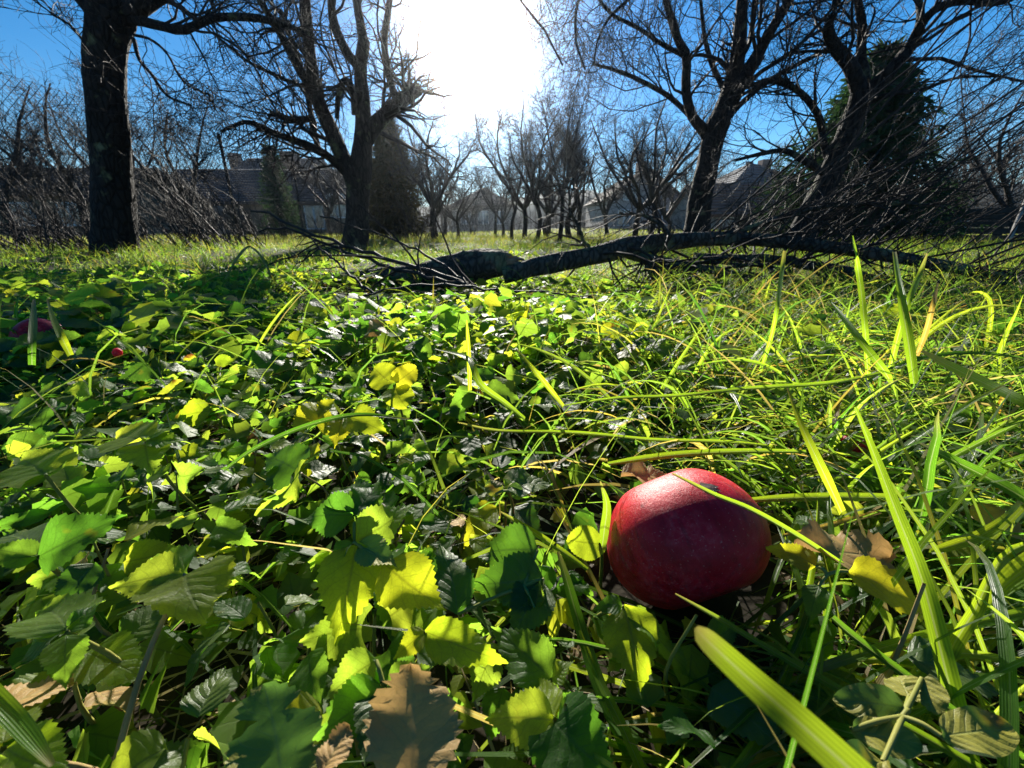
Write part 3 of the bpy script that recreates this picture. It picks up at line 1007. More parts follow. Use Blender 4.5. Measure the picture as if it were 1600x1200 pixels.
protos = [bare_tree_meshes(100 + k, 3.4, 5, 1.3, 0.0036, (0.02, 0.06, 0.1, 0.04)[k], (11, 8, 6)) for k in range(4)]
protos.append(bare_tree_meshes(131, 3.4, 2, 0.55, 0.0034, 0.10, (16, 8, 6)))
protos.append(bare_tree_meshes(137, 3.4, 3, 0.9, 0.0034, 0.08, (14, 8, 6)))
protos.append(bare_tree_meshes(139, 3.4, 7, 1.9, 0.0036, -0.01, (9, 8, 6)))


def orchard_tree(px, py_top, Y, k, rot, label, wid=1.0, cat='tree', name='bare_tree', base_py=None):
    top = Q(px, py_top, Y)
    x = top[0]
    z0 = float(gh(x, Y))
    s = (top[2] - z0) / 3.4
    r = empty(name, (x, Y, z0), label, cat, 'bare trees of the orchard behind')
    tr, cr = protos[k]
    M4 = Matrix.Translation((x, Y, z0)) @ Matrix.Rotation(rot, 4, 'Z') @ Matrix.Diagonal((s * wid, s * wid, s, 1))
    link('trunk', tr, r, M4, M['bark'])
    link('crown', cr, r, M4, M['twig_far'])
    return r


orchard = [
    (664, 172, 7.5, 0, 0.4, 'bare tree right of the many-limbed tree, below the sun glare', 0.85),
    (712, 262, 11.0, 6, 1.4, 'small bare tree at the left mouth of the grass alley', 1.1),
    (690, 268, 15.0, 5, 2.2, 'thin bare tree behind the left row of the alley', 1.1),
    (735, 285, 19.0, 3, 0.2, 'farthest small tree on the left of the grass alley', 1.1),
    (800, 205, 8.5, 4, 5.1, 'slender bare tree first on the right of the alley', 0.7),
    (785, 262, 13.0, 2, 0.9, 'bare tree second on the right of the alley', 1.0),
    (842, 168, 8.0, 1, 3.6, 'bushy bare tree right of the sun with dense twigs', 0.75),
    (884, 120, 7.4, 5, 1.9, 'tall slim bare tree with purple twigs right of the sun', 0.62),
    (915, 205, 11.0, 4, 2.6, 'bare tree between the tall slim tree and the gabled house', 0.95),
    (960, 232, 14.0, 3, 0.5, 'rounded bare tree before the left corner of the gabled house', 1.05),
    (1012, 165, 10.5, 6, 4.1, 'broad bare tree in front of the gabled house', 1.0),
    (1058, 222, 12.5, 2, 5.5, 'bare tree touching the left edge of the forked trunk', 0.9),
    (622, 215, 9.5, 3, 2.0, 'bare tree half hidden behind the many-limbed trunk', 0.8),
    (500, 235, 13.0, 1, 0.1, 'bare tree before the right end of the dark barn', 0.9),
    (255, 150, 7.5, 2, 1.0, 'twiggy bare tree right behind the thick left trunk', 0.85),
    (70, 150, 6.8, 0, 3.3, 'bare tree beyond the wire fence at far left', 1.1),
    (-60, 120, 6.0, 3, 1.2, 'bare tree cut by the left edge of the picture', 1.1),
    (1540, 235, 8.5, 1, 2.4, 'small crooked bare tree behind the board fence', 0.9),
    (1660, 120, 7.0, 2, 0.7, 'bare tree cut by the right edge of the picture', 1.0),
    (860, 235, 16.0, 0, 4.4, 'distant bare tree behind the slim purple tree', 1.1),
    (1105, 235, 17.0, 3, 1.1, 'distant bare tree left of the red tiled roof', 1.0),
]
for k, (px, top, Y, lab) in enumerate((
        (642, 240, 12.0, 'thin tree beside the brownish conifer'), (676, 225, 10.0, 'bare tree leaning behind the glare-lit tree'),
        (772, 262, 16.0, 'bare tree closing the alley on its right'),
        (820, 160, 9.5, 'upright twiggy tree left of the tall slim one'), (862, 190, 12.0, 'twiggy tree half behind the tall slim one'),
        (900, 175, 9.0, 'leaning twiggy tree right of the tall slim one'), 
        (1040, 150, 9.5, 'tall twiggy tree close left of the forked trunk'),
        (1240, 215, 11.0, 'twiggy tree left of the leaning trunk'), (560, 240, 11.0, 'twiggy tree behind the many-limbed trunk'),
        (150, 140, 8.0, 'twiggy tree right behind the thick left trunk, on its left'), (15, 170, 9.0, 'twiggy tree above the low brown shed'),
        (1560, 170, 10.0, 'twiggy tree right of the columnar conifer'), (1490, 210, 12.0, 'twiggy tree left of the columnar conifer'))):
    orchard.append((px, top, Y, (4, 1, 5, 6, 2)[k % 5], 0.7 * k, lab, 0.8 + 0.1 * (k % 3)))
for t in orchard:
    orchard_tree(*t)


# ------------------------------------------------------------------ conifers
def needle_tree(name, label, px, py_top, Y, rad, mat, seed, tiers=26, droop=0.35, per=11, dens=34):
    global rng
    rng = np.random.default_rng(seed)
    top = Q(px, py_top, Y)
    x, h = top[0], top[2]
    r = empty(name, (x, Y, 0), label, 'tree')
    T = np.array([[x, Y, -0.1, 0.09], [x, Y, h * 0.5, 0.055], [x, Y, h, 0.008]])
    link('trunk', Tubes().add(T[:, :3], T[:, 3], 9, 0.05).mesh('trunk'), r, mat=M['bark_dark'])
    br, brr = [], []
    for k in range(tiers):
        f = (k + 0.5) / tiers
        z = h * (0.07 + 0.91 * f)
        L0 = rad * (1 - f) ** 0.8 + 0.05
        for j in range(per):
            az = 2 * np.pi * (j + rng.uniform(0, 0.8)) / per + k
            L = L0 * rng.uniform(0.65, 1.12)
            s = np.linspace(0, 1, 7)
            zz = z + L * (0.12 * s - droop * s ** 1.6 + 0.18 * s ** 4) + rng.normal(0, 0.01)
            br.append(np.stack([x + np.cos(az) * L * s, Y + np.sin(az) * L * s, zz], 1))
            brr.append(np.linspace(0.010, 0.003, 7))
    br, brr = np.array(br), np.array(brr)
    link('branches', Tubes().add(br, brr, 3).mesh('branches'), r, mat=M['bark_dark'])
    # hanging sprays of needles: small slips along every branch
    M_, N_ = br.shape[0], br.shape[1]
    tt = rng.uniform(0.12, 1.0, (M_, dens)) * (N_ - 1)
    i0 = np.clip(tt.astype(int), 0, N_ - 2)
    fr = (tt - i0)[..., None]
    m = np.arange(M_)[:, None]
    pos = (br[m, i0] * (1 - fr) + br[m, i0 + 1] * fr).reshape(-1, 3)
    tan = nrm(br[m, i0 + 1] - br[m, i0]).reshape(-1, 3)
    n = len(pos)
    d = nrm(tan * 0.7 + rng.normal(0, 0.55, (n, 3)) + np.array([0, 0, -0.45]))
    L = rng.uniform(0.08, 0.24, n)[:, None]
    side = nrm(np.cross(d, rng.normal(size=(n, 3)))) * rng.uniform(0.008, 0.018, n)[:, None]
    v = np.stack([pos - side * 0.5, pos + side * 0.5, pos + d * L * 0.6 + side, pos + d * L, pos + d * L * 0.6 - side], 1)
    f1 = np.arange(n)[:, None] * 5
    quad = np.concatenate([f1 + [0, 1, 2, 4]], 1)
    tri = np.concatenate([f1 + [4, 2, 3, 3]], 1)[:, :3]
    loops = np.concatenate([quad.ravel(), tri.ravel()]).astype(np.int32)
    me = bpy.data.meshes.new('foliage')
    me.vertices.add(n * 5)
    me.vertices.foreach_set('co', v.astype(np.float32).ravel())
    me.loops.add(len(loops))
    me.loops.foreach_set('vertex_index', loops)
    me.polygons.add(2 * n)
    me.polygons.foreach_set('loop_start', np.concatenate([np.arange(n) * 4, 4 * n + np.arange(n) * 3]).astype(np.int32))
    me.update(calc_edges=True)
    link('crown', me, r, mat=M[mat])


needle_tree('spruce_tree', 'dark drooping spruce rising behind the leaning tree', 1392, 62, 7.0, 1.6, 'needle', 31, 32, 0.45, 13, 46)
needle_tree('conifer_tree', 'narrow brownish conifer right behind the many-limbed tree', 602, 178, 8.5, 0.62, 'needle_brown', 32, 24, 0.2, 10, 26)
needle_tree('conifer_tree', 'small conifer poking above the dark barn roof', 418, 222, 13.0, 0.55, 'needle', 33, 18, 0.25, 9, 22)
needle_tree('conifer_tree', 'dark columnar conifer at right above the board fence', 1478, 288, 8.2, 0.45, 'needle', 34, 16, 0.25, 9, 22)


# ------------------------------------------------------------------ thickets
def thicket(name, label, cx, cy_, w, d, h, n, seed, lean=(0.0, 0.0), mat='twig', tw=0.0016, kids=(5, 4), group='brushwood along the orchard edge'):
    global rng
    rng = np.random.default_rng(seed)
    r = empty(name, (cx, cy_, 0), label, 'bush', group)
    base = np.stack([cx + rng.uniform(-w, w, n), cy_ + rng.uniform(-d, d, n), np.full(n, -0.03)], 1)
    N = 10
    dirs = nrm(np.stack([lean[0] + rng.normal(0, 0.35, n), lean[1] + rng.normal(0, 0.35, n), np.ones(n)], 1))
    L = h * rng.uniform(0.55, 1.15, n)
    pts = np.empty((n, N, 3))
    pts[:, 0] = base
    for q in range(1, N):
        dirs = nrm(dirs + rng.normal(0, 0.11, (n, 3)) + np.array([lean[0] * 0.06, lean[1] * 0.06, -0.02 * q / N]))
        pts[:, q] = pts[:, q - 1] + dirs * (L / (N - 1))[:, None]
    rad = rng.uniform(0.004, 0.009, n)[:, None] * np.linspace(1, 0.25, N)[None]
    link('stems', Tubes().add(pts, rad, 4, cap=False).mesh('stems'), r, mat=M[mat])
    a, ar = spawn(pts, rad, kids[0], (0.12 * h, 0.4 * h), (0.3, 1.1), 0.55, 6, 0.02, 0.2, 0.2, 1.0, tw * 1.2)
    b, br = spawn(a, ar, kids[1], (0.05 * h, 0.16 * h), (0.3, 1.1), 0.65, 4, 0.02, 0.25, 0.2, 1.0, tw)
    link('twigs', Tubes().add(a, ar, 3, cap=False).add(b, br, 3, cap=False).mesh('twigs'), r, mat=M[mat])


thicket('bramble_thicket', 'leaning brushwood right of the thick left trunk', -3.2, 4.6, 0.45, 0.6, 1.0, 80, 41, (-0.45, 0), kids=(5, 4))
thicket('bramble_thicket', 'low brushwood left of the thick left trunk', -4.2, 3.9, 0.75, 0.6, 0.75, 90, 42, (-0.5, 0), kids=(5, 4))
thicket('bramble_thicket', 'tall fine brushwood behind the wire fence', -5.9, 5.6, 0.9, 1.0, 2.0, 80, 43, (-0.2, 0), kids=(5, 4))
thicket('bramble_thicket', 'dark bushy thicket in front of the dark barn', -4.1, 9.2, 1.4, 0.8, 0.8, 80, 44, (0, 0), kids=(5, 4))
thicket('bramble_thicket', 'brushwood below the brownish conifer', -2.2, 8.2, 0.9, 0.6, 1.0, 80, 45, (0, 0), kids=(5, 4))
thicket('bramble_thicket', 'brushwood at the foot of the spruce', 4.3, 6.2, 1.3, 0.7, 1.0, 120, 46, (0.25, 0), kids=(5, 4))
thicket('bramble_thicket', 'brushwood between forked tree and leaning tree', 2.9, 6.2, 0.9, 0.7, 0.5, 60, 47, (0.1, 0), kids=(5, 4))
thicket('bramble_thicket', 'brushwood closing the far end of the alley', -0.8, 21, 3.5, 0.8, 1.6, 110, 48, (0, 0), 'twig_far', 0.004, (5, 3))
thicket('bramble_thicket', 'brushwood in front of the gabled house', 5.5, 16, 3.5, 0.9, 0.9, 110, 49, (0, 0), 'twig_far', 0.003, (5, 3))
thicket('bramble_thicket', 'brushwood below the left orchard row', -2.4, 12.5, 1.6, 0.8, 1.0, 90, 50, (0, 0), 'twig_far', 0.003, (5, 3))
thicket('bramble_thicket', 'brushwood behind the board fence', 8.5, 9, 2.4, 1.0, 1.3, 100, 51, (0, 0), 'twig_far', 0.003, (5, 3))


def far_wood():
    """far-off bare wood that reads as one mass behind the houses"""
    global rng
    rng = np.random.default_rng(60)
    n = 330
    az = rng.uniform(-1.1, 1.1, n)
    d = rng.uniform(52, 75, n)
    base = np.stack([np.sin(az) * d, np.cos(az) * d, gh(np.sin(az) * d, np.cos(az) * d) - 0.2], 1)
    N = 6
    L = rng.uniform(3.5, 7.5, n)
    s = np.linspace(0, 1, N)
    pts = base[:, None, :] + s[None, :, None] * np.stack([rng.normal(0, 0.1, n), rng.normal(0, 0.1, n), np.ones(n)], 1)[:, None, :] * L[:, None, None]
    rad = np.linspace(0.10, 0.03, N)[None] * np.ones((n, 1))
    a, ar = spawn(pts, rad, 7, (0.8, 2.4), (0.4, 1.0), 0.5, 5, 0.1, 0.2, 0.2, 1.0, 0.02)
    b, br = spawn(a, ar, 3, (0.3, 1.0), (0.4, 1.0), 0.6, 4, 0.1, 0.2, 0.2, 1.0, 0.015)
    tb = Tubes().add(pts, rad, 4, cap=False).add(a, ar, 3, cap=False).add(b, br, 3, cap=False)
    o = link('far_wood', tb.mesh('far_wood'), mat=M['twig_far'])
    tag(o, 'far-off belt of bare trees behind the houses', 'trees', None, 'stuff')


far_wood()


# ------------------------------------------------------------------ the fallen tree
def fallen_tree():
    global rng
    rng = np.random.default_rng(70)
    r = empty('fallen_tree', (0.0, 1.56, 0), 'mossy fallen tree trunk with twiggy limbs lying across the grass', 'fallen tree')
    rows = []
    for c in [(478, 436, 5, 2.0), (530, 434, 8, 1.98), (590, 434, 14, 1.96), (650, 432, 19, 1.94), (700, 425, 23, 1.92), (745, 415, 24, 1.9), (780, 410, 21, 1.9), (792, 411, 17, 1.9)]:
        p = Q(c[0], c[1], c[3] * 0.82)
        rows.append([*p, pxr(c[2], p)])
    l = crom(rows, 40)
    link('trunk', Tubes().add(l[:, :3], l[:, 3], 24, 0.13).mesh('trunk'), r, mat=M['bark_log'])
    # splintered break
    e = l[-1, :3]
    tb = Tubes()
    for k in range(16):
        a = rng.uniform(0, 6.28)
        q = e + np.array([0.0, math.cos(a), math.sin(a)]) * rng.uniform(0, 0.045)
        L = rng.uniform(0.02, 0.07)
        tb.add(np.array([q - [0.02, 0, 0], q + [L * 0.5, 0, 0.004], q + [L, rng.normal(0, 0.006), rng.normal(0, 0.008)]]), np.array([0.012, 0.008, 0.001]), 5, cap=False)
    link('splinters', tb.mesh('splinters'), r, mat=M['wood_cut'])
    rows = []
    for c in [(786, 430, 13, 1.86), (815, 422, 14, 1.87), (870, 410, 14, 1.9), (930, 399, 14, 1.95), (985, 386, 15, 2.0), (1040, 378, 13, 2.02), (1110, 373, 10.5, 2.02), (1200, 376, 10, 2.0), (1300, 386, 9.5, 1.95), (1400, 402, 9, 1.85), (1500, 420, 8, 1.75), (1600, 437, 7, 1.68), (1720, 455, 6, 1.6)]:
        p = Q(c[0], c[1], c[3] * 0.82)
        rows.append([*p, pxr(c[2], p)])
    l1 = crom(rows, 60)
    link('trunk', Tubes().add(l1[:, :3], l1[:, 3], 20, 0.10).mesh('trunk'), r, mat=M['bark_log'])
    extra = [
        [(980, 395, 9, 2.0), (1030, 405, 8, 1.95), (1090, 418, 7, 1.9), (1160, 430, 5, 1.85), (1230, 450, 4, 1.8)],
        [(1085, 400, 5, 2.02), (1160, 402, 6, 2.02), (1240, 404, 7, 2.0), (1310, 416, 7, 1.92), (1370, 434, 6, 1.85), (1430, 452, 5, 1.8)],
        [(1000, 388, 5, 2.0), (1010, 415, 4.5, 1.9), (1018, 440, 4, 1.85), (1012, 470, 3, 1.8)],
        [(1130, 372, 5, 2.02), (1190, 345, 4, 2.0), (1280, 318, 3.5, 1.95), (1380, 310, 3, 1.9), (1480, 316, 2, 1.9)],
        [(1060, 380, 3.5, 2.0), (1030, 350, 3, 1.95), (985, 322, 2.5, 1.9), (955, 318, 2, 1.9)],
        [(930, 405, 3, 1.95), (905, 370, 2.5, 1.9), (880, 330, 2, 1.85), (878, 290, 1.6, 1.85)],
        [(1600, 436, 4, 1.68), (1500, 452, 3, 1.5), (1400, 470, 2.4, 1.4), (1290, 495, 1.5, 1.35)],
    ]
    EL, ER = [], []
    for c in extra:
        rr = []
        for q in c:
            p = Q(q[0], q[1], q[3] * 0.82)
            rr.append([*p, pxr(q[2], p)])
        l = crom(rr, 16)
        l[1:, :3] += np.cumsum(rng.normal(0, 0.006, (15, 3)), axis=0)
        EL.append(l[:, :3])
        ER.append(l[:, 3])
        link('limb', Tubes().add(l[:, :3], l[:, 3], 8, 0.08).mesh('limb'), r, mat=M['bark_log'])
    EL, ER = np.array(EL), np.array(ER)
    # long whippy shoots that fan up to the right
    n = 70
    idx = rng.integers(24, 59, n)
    b = l1[idx, :3] + rng.normal(0, 0.02, (n, 3)) * np.array([1, 3, 1])
    t = rng.uniform(0.36, 0.90, n)
    d = nrm(np.stack([np.cos(t), rng.normal(-0.05, 0.30, n), np.sin(t)], 1))
    L = rng.uniform(0.6, 2.3, n)
    N = 12
    pts = np.empty((n, N, 3))
    pts[:, 0] = b
    for q in range(1, N):
        d = nrm(d + rng.normal(0, 0.065, (n, 3)) + np.array([0.0, 0, 0.006]))
        pts[:, q] = pts[:, q - 1] + d * (L / (N - 1))[:, None]
    rad = rng.uniform(0.0016, 0.0040, n)[:, None] * np.linspace(1, 0.3, N)[None]
    for q in range(n):
        link('shoot', Tubes().add(pts[q], rad[q], 5, cap=False).mesh('shoot'), r, mat=M['twig'])
    a, ar = spawn(pts, rad, 4, (0.12, 0.5), (0.15, 0.6), 0.6, 6, 0.01, 0.12, 0.15, 1.0, 0.0009)
    a2, ar2 = spawn(EL, ER, 26, (0.1, 0.5), (0.4, 1.2), 0.4, 7, -0.01, 0.2, 0.1, 1.0, 0.0012)
    l1s = l1[None, 8:56, :3]
    a3, ar3 = spawn(l1s, l1[None, 8:56, 3], 70, (0.1, 0.45), (0.7, 1.5), 0.18, 7, -0.02, 0.22, 0.0, 1.0, 0.0012)
    c, cr = spawn(a, ar, 3, (0.05, 0.2), (0.3, 0.9), 0.7, 4, 0.01, 0.2, 0.2, 1.0, 0.0007)
    c2, cr2 = spawn(np.concatenate([a2, a3]), np.concatenate([ar2, ar3]), 4, (0.05, 0.2), (0.4, 1.2), 0.6, 5, 0.0, 0.25, 0.2, 1.0, 0.0008)
    for z in (a, a2, a3, c, c2):
        z[..., 2] = np.maximum(z[..., 2], 0.012)
    tb = Tubes().add(a, ar, 4, cap=False).add(np.concatenate([a2, a3]), np.concatenate([ar2, ar3]), 4, cap=False).add(c, cr, 3, cap=False).add(c2, cr2, 3, cap=False)
    link('twigs', tb.mesh('twigs'), r, mat=M['twig'])


fallen_tree()


def fallen_branch(label, rows, seed, kids=5, klen=(0.05, 0.25)):
    global rng
    rng = np.random.default_rng(seed)
    rr = []
    for q in rows:
        p = Q(q[0], q[1], q[3])
        rr.append([*p, pxr(q[2], p)])
    l = crom(rr, 24)
    l[1:-1, :3] += rng.normal(0, 0.0035, (22, 3))
    r = empty('fallen_branch', l[0, :3] * [1, 1, 0], label, 'branch', 'dead branches leaning over the log')
    link('stem', Tubes().add(l[:, :3], l[:, 3], 7, 0.06).mesh('stem'), r, mat=M['twig'])
    a, ar = spawn(l[None, :, :3], l[None, :, 3], kids, klen, (0.4, 1.1), 0.6, 8, 0.0, 0.16, 0.0, 0.8, 0.0009)
    b, br = spawn(a, ar, 3, (0.03, 0.12), (0.4, 1.1), 0.7, 5, 0.0, 0.2, 0.2, 1.0, 0.0007)
    link('twigs', Tubes().add(a, ar, 4, cap=False).add(b, br, 3, cap=False).mesh('twigs'), r, mat=M['twig'])


fallen_branch('upper of two thin parallel dead branches leaning on the log', [(742, 446, 3.4, 1.3), (660, 422, 3.2, 1.4), (560, 390, 2.8, 1.5), (480, 362, 2.4, 1.6), (430, 338, 2, 1.7), (392, 330, 1.4, 1.75)], 81, 6, (0.1, 0.4))
fallen_branch('lower of two thin parallel dead branches leaning on the log', [(735, 448, 3.2, 1.28), (650, 428, 3.0, 1.36), (570, 404, 2.6, 1.45), (510, 382, 2.2, 1.55), (450, 358, 1.8, 1.6), (405, 362, 1.4, 1.62)], 82, 6, (0.1, 0.35))
fallen_branch('single thin dead twig arching steeply down onto the log', [(742, 452, 2.0, 1.25), (700, 420, 1.9, 1.35), (640, 385, 1.7, 1.45), (570, 358, 1.4, 1.55), (500, 338, 1.1, 1.65)], 83, 3, (0.05, 0.2))
fallen_branch('forked dead twig standing in the grass left of the log', [(600, 470, 2.2, 1.15), (560, 440, 2.0, 1.25), (520, 405, 1.7, 1.35), (485, 372, 1.2, 1.45)], 84, 6, (0.05, 0.3))
fallen_branch('thin dark twig lying low in the herbs below the broken log end', [(560, 462, 1.6, 1.1), (660, 444, 1.8, 1.15), (760, 452, 1.8, 1.15), (900, 462, 1.6, 1.15), (1010, 480, 1.2, 1.1)], 85, 5, (0.05, 0.2))
fallen_branch('bare twig lying in the grass below the raised limb', [(1000, 452, 2.0, 1.3), (1100, 448, 2.4, 1.35), (1240, 456, 2.2, 1.35), (1400, 470, 1.6, 1.3)], 86, 7, (0.05, 0.25))


# ================================================================== LEAVES, GRASS, APPLES
def leaf_mesh(name, kind, seed, n=18, half=3):
    """unit leaf: base at the origin, tip at y = 1, upper side +Z; n rows, half columns each side"""
    g = np.random.default_rng(seed)
    t = np.linspace(0, 1, n + 1)
    if kind == 'ovate':
        w = 0.40 * np.sin(np.pi * t ** 0.66) ** 0.95 * (1.02 - t) ** 0.22
        saw, fold, curl = 0.040, 0.26, -0.26
    elif kind == 'heart':
        w = 0.55 * np.sin(np.pi * np.clip(t * 0.93 + 0.07, 0, 1) ** 0.58) ** 0.85 * (1.02 - t) ** 0.2
        saw, fold, curl = 0.038, 0.18, -0.2
    elif kind == 'round':
        w = 0.50 * np.sin(np.pi * np.clip(t * 0.95 + 0.05, 0, 1) ** 0.85) ** 0.6
        saw, fold, curl = 0.03, 0.12, -0.12
    elif kind == 'lance':
        w = 0.22 * np.sin(np.pi * t ** 0.75) ** 0.9
        saw, fold, curl = 0.03, 0.30, -0.30
    elif kind == 'oval':
        w = 0.27 * np.sin(np.pi * t ** 0.9) ** 0.6
        saw, fold, curl = 0.0, 0.2, -0.15
    elif kind == 'lobed':
        w = 0.50 * np.sin(np.pi * np.clip(t * 0.92 + 0.08, 0, 1) ** 0.8) ** 0.55
        w = w * (1 - 0.62 * np.exp(-((t - 0.66) / 0.06) ** 2) - 0.32 * np.exp(-((t - 0.30) / 0.05) ** 2))
        saw, fold, curl = 0.05, 0.10, -0.12
    else:  # dead, crumpled
        w = 0.34 * np.sin(np.pi * t ** 0.8) ** 0.7
        w = w * (1 + 0.12 * g.normal(size=n + 1))
        saw, fold, curl = 0.05, 0.45, -0.25
    w[0] = max(w[0], 0.012)
    w[-1] = 0.004
    cols = 2 * half + 1
    u = np.linspace(-1, 1, cols)
    V = np.zeros((n + 1, cols, 3))
    UV = np.zeros((n + 1, cols, 2))
    ph = g.uniform(0, 6.28, 4)
    for i in range(n + 1):
        for j in range(cols):
            a = abs(u[j])
            x = u[j] * w[i]
            y = t[i]
            if a > 0.99:
                x = x + np.sign(u[j]) * (saw * (0.5 if i % 2 else -0.35)) * (1 if 0 < i < n else 0) * min(1, w[i] * 6)
                y = y + (saw * 0.5 if i % 2 else 0)
            if kind in ('heart', 'lobed', 'round'):
                y = y - 0.16 * a * a * (1 - t[i]) ** 2.5 * (1 if kind != 'round' else 0.6)
            z = fold * abs(x) * (1 - 0.4 * a) + curl * y * y
            z += 0.050 * math.sin(9 * y + ph[0] + 2 * np.sign(u[j])) * a + 0.05 * math.sin(5 * y + ph[1]) * a * np.sign(u[j]) + 0.02 * math.sin(19 * y + ph[2]) * a * a
            z += 0.007 * math.sin(2 * math.pi * 5 * (y - 0.3 * a)) * min(1, a * 2) * (1 - a * 0.5)
            if kind == 'dead':
                z += 0.10 * math.sin(6 * y + ph[2]) * a + 0.07 * math.sin(11 * y + ph[3]) * u[j]
                x *= 1 - 0.25 * math.sin(3 * y + ph[0]) * a
            V[i, j] = (x, y, z)
            UV[i, j] = (0.5 + 0.5 * u[j], t[i])
    bend = g.normal(0, 0.10)
    V[..., 0] += bend * V[..., 1] ** 2
    i = np.arange(n)[:, None]
    j = np.arange(cols - 1)[None]
    f = np.stack([i * cols + j, i * cols + j + 1, (i + 1) * cols + j + 1, (i + 1) * cols + j], -1).reshape(-1, 4)
    return mesh_np(name, V.reshape(-1, 3), f, UV.reshape(-1, 2))


LEAF = {}
for kind in ('ovate', 'heart', 'round', 'lance', 'oval', 'lobed', 'dead'):
    LEAF[kind] = []
    for k in range(5 if kind == 'ovate' else 3):
        LEAF[kind].append((leaf_mesh('leaf_' + kind, kind, 300 + 17 * k + len(kind), 30, 3), leaf_mesh('leaf_small_' + kind, kind, 300 + 17 * k + len(kind), 18, 2)))
_leafcache = {}


def leaf_variant(kind, k, mat, small=False):
    key = (kind, k, mat, small)
    if key not in _leafcache:
        me = LEAF[kind][k][1 if small else 0].copy()
        me.materials.append(M[mat])
        _leafcache[key] = me
    return _leafcache[key]


def leaf_matrix(base, tip, normal, width=1.0, roll=0.0):
    b, t = np.asarray(base, float), np.asarray(tip, float)
    y = t - b
    L = np.linalg.norm(y)
    y = y / max(L, 1e-6)
    n = np.asarray(normal, float)
    n = n - (n @ y) * y
    n = n / max(np.linalg.norm(n), 1e-6)
    x = np.cross(y, n)
    if roll:
        c, s = math.cos(roll), math.sin(roll)
        x, n = x * c + n * s, n * c - x * s
    m = Matrix(((x[0] * L * width, y[0] * L, n[0] * L, b[0]), (x[1] * L * width, y[1] * L, n[1] * L, b[1]), (x[2] * L * width, y[2] * L, n[2] * L, b[2]), (0, 0, 0, 1)))
    return m


def add_leaf(parent, base, tip, normal, kind='ovate', mat='leaf', width=1.0, roll=0.0, k=None, small=False, name='leaf'):
    vs = LEAF[kind]
    k = int(rng.integers(len(vs))) if k is None else k
    return link(name, leaf_variant(kind, k, mat, small), parent, leaf_matrix(base, tip, normal, width, roll))


def stem_obj(parent, rows, name='stem', mat='stem', sides=5):
    l = crom(rows, 10)
    return link(name, Tubes().add(l[:, :3], l[:, 3], sides, cap=False).mesh(name), parent, mat=M[mat])


# ------------------------------------------------------------------ the apples
def apple_mat():
    m, t, o = mat_new('apple_skin')
    tc = nd(t, 'ShaderNodeTexCoord')
    ob = tc.outputs['Object']
    n1 = noise(t, 2.2, 5, ob)
    n2 = noise(t, 1.1, 3, ob)
    sp = noise(t, 34, 2, ob)
    sc = noise(t, 9, 7, ob, 0.75)
    mp = nd(t, 'ShaderNodeMapping')
    mp.inputs['Scale'].default_value = (7, 7, 0.6)
    lk(t, ob, mp.inputs[0])
    stk = noise(t, 1.6, 5, mp.outputs[0], 0.6)
    c = ramp(t, n1, [(0.3, (0.36, 0.003, 0.010)), (0.7, (0.58, 0.010, 0.026))])
    c = mix(t, mth(t, 'MULTIPLY', mth(t, 'SUBTRACT', stk, 0.52), 4.0, True), c, (0.20, 0.003, 0.008))
    # dusty scuffs and pale dots of the weathered skin
    dust = mth(t, 'MULTIPLY', mth(t, 'SUBTRACT', sc, 0.46), 5.0, True)
    dust = mth(t, 'MULTIPLY', dust, mth(t, 'MULTIPLY', mth(t, 'SUBTRACT', n2, 0.40), 4.0, True))
    c = mix(t, mth(t, 'MULTIPLY', dust, 0.28), c, (0.70, 0.26, 0.26))
    dots = mth(t, 'MULTIPLY', mth(t, 'SUBTRACT', sp, 0.64), 12.0, True)
    c = mix(t, mth(t, 'MULTIPLY', dots, 0.25), c, (0.72, 0.42, 0.36))
    b = nd(t, 'ShaderNodeBsdfPrincipled', ins={'Roughness': 0.42, 'Specular IOR Level': 0.22, 'Subsurface Weight': 0.5, 'Subsurface Scale': 0.018, 'Sheen Weight': 0.0})
    b.inputs['Subsurface Radius'].default_value = (1.0, 0.12, 0.08)
    lk(t, c, b.inputs['Base Color'])
    ro = mth(t, 'ADD', 0.42, mth(t, 'MULTIPLY', dust, 0.3))
    lk(t, ro, b.inputs['Roughness'])
    bp = nd(t, 'ShaderNodeBump', ins={'Strength': 0.5, 'Distance': 0.0012})
    lk(t, mth(t, 'ADD', sc, mth(t, 'MULTIPLY', stk, 0.5)), bp.inputs['Height'])
    lk(t, bp.outputs[0], b.inputs['Normal'])
    lk(t, b.outputs[0], o.inputs['Surface'])
    return m


M['apple'] = apple_mat()
M['bruise'] = plain_mat('apple_bruise', (0.020, 0.012, 0.010), (0.09, 0.05, 0.04), 300, 0.7, 0.001)


def apple_surf(th, ph, seed):
    """th from the stem pole (0) to the calyx (pi); returns unit-radius point"""
    lob = 1 + 0.020 * np.cos(5 * ph + 0.4 + seed) * np.sin(th) ** 2 + 0.02 * np.cos(2 * ph + seed)
    r = np.sin(th) * (1.02 - 0.06 * np.cos(th)) * lob
    z = np.cos(th) * 0.86
    z = z - 0.26 * np.exp(-(th / 0.30) ** 2) + 0.30 * np.exp(-((np.pi - th) / 0.28) ** 2)
    z = z + 0.03 * np.cos(2 * ph + 1.0 + seed) * np.exp(-((th - 0.6) / 0.45) ** 2)
    return np.stack([r * np.cos(ph), r * np.sin(ph), z], -1)


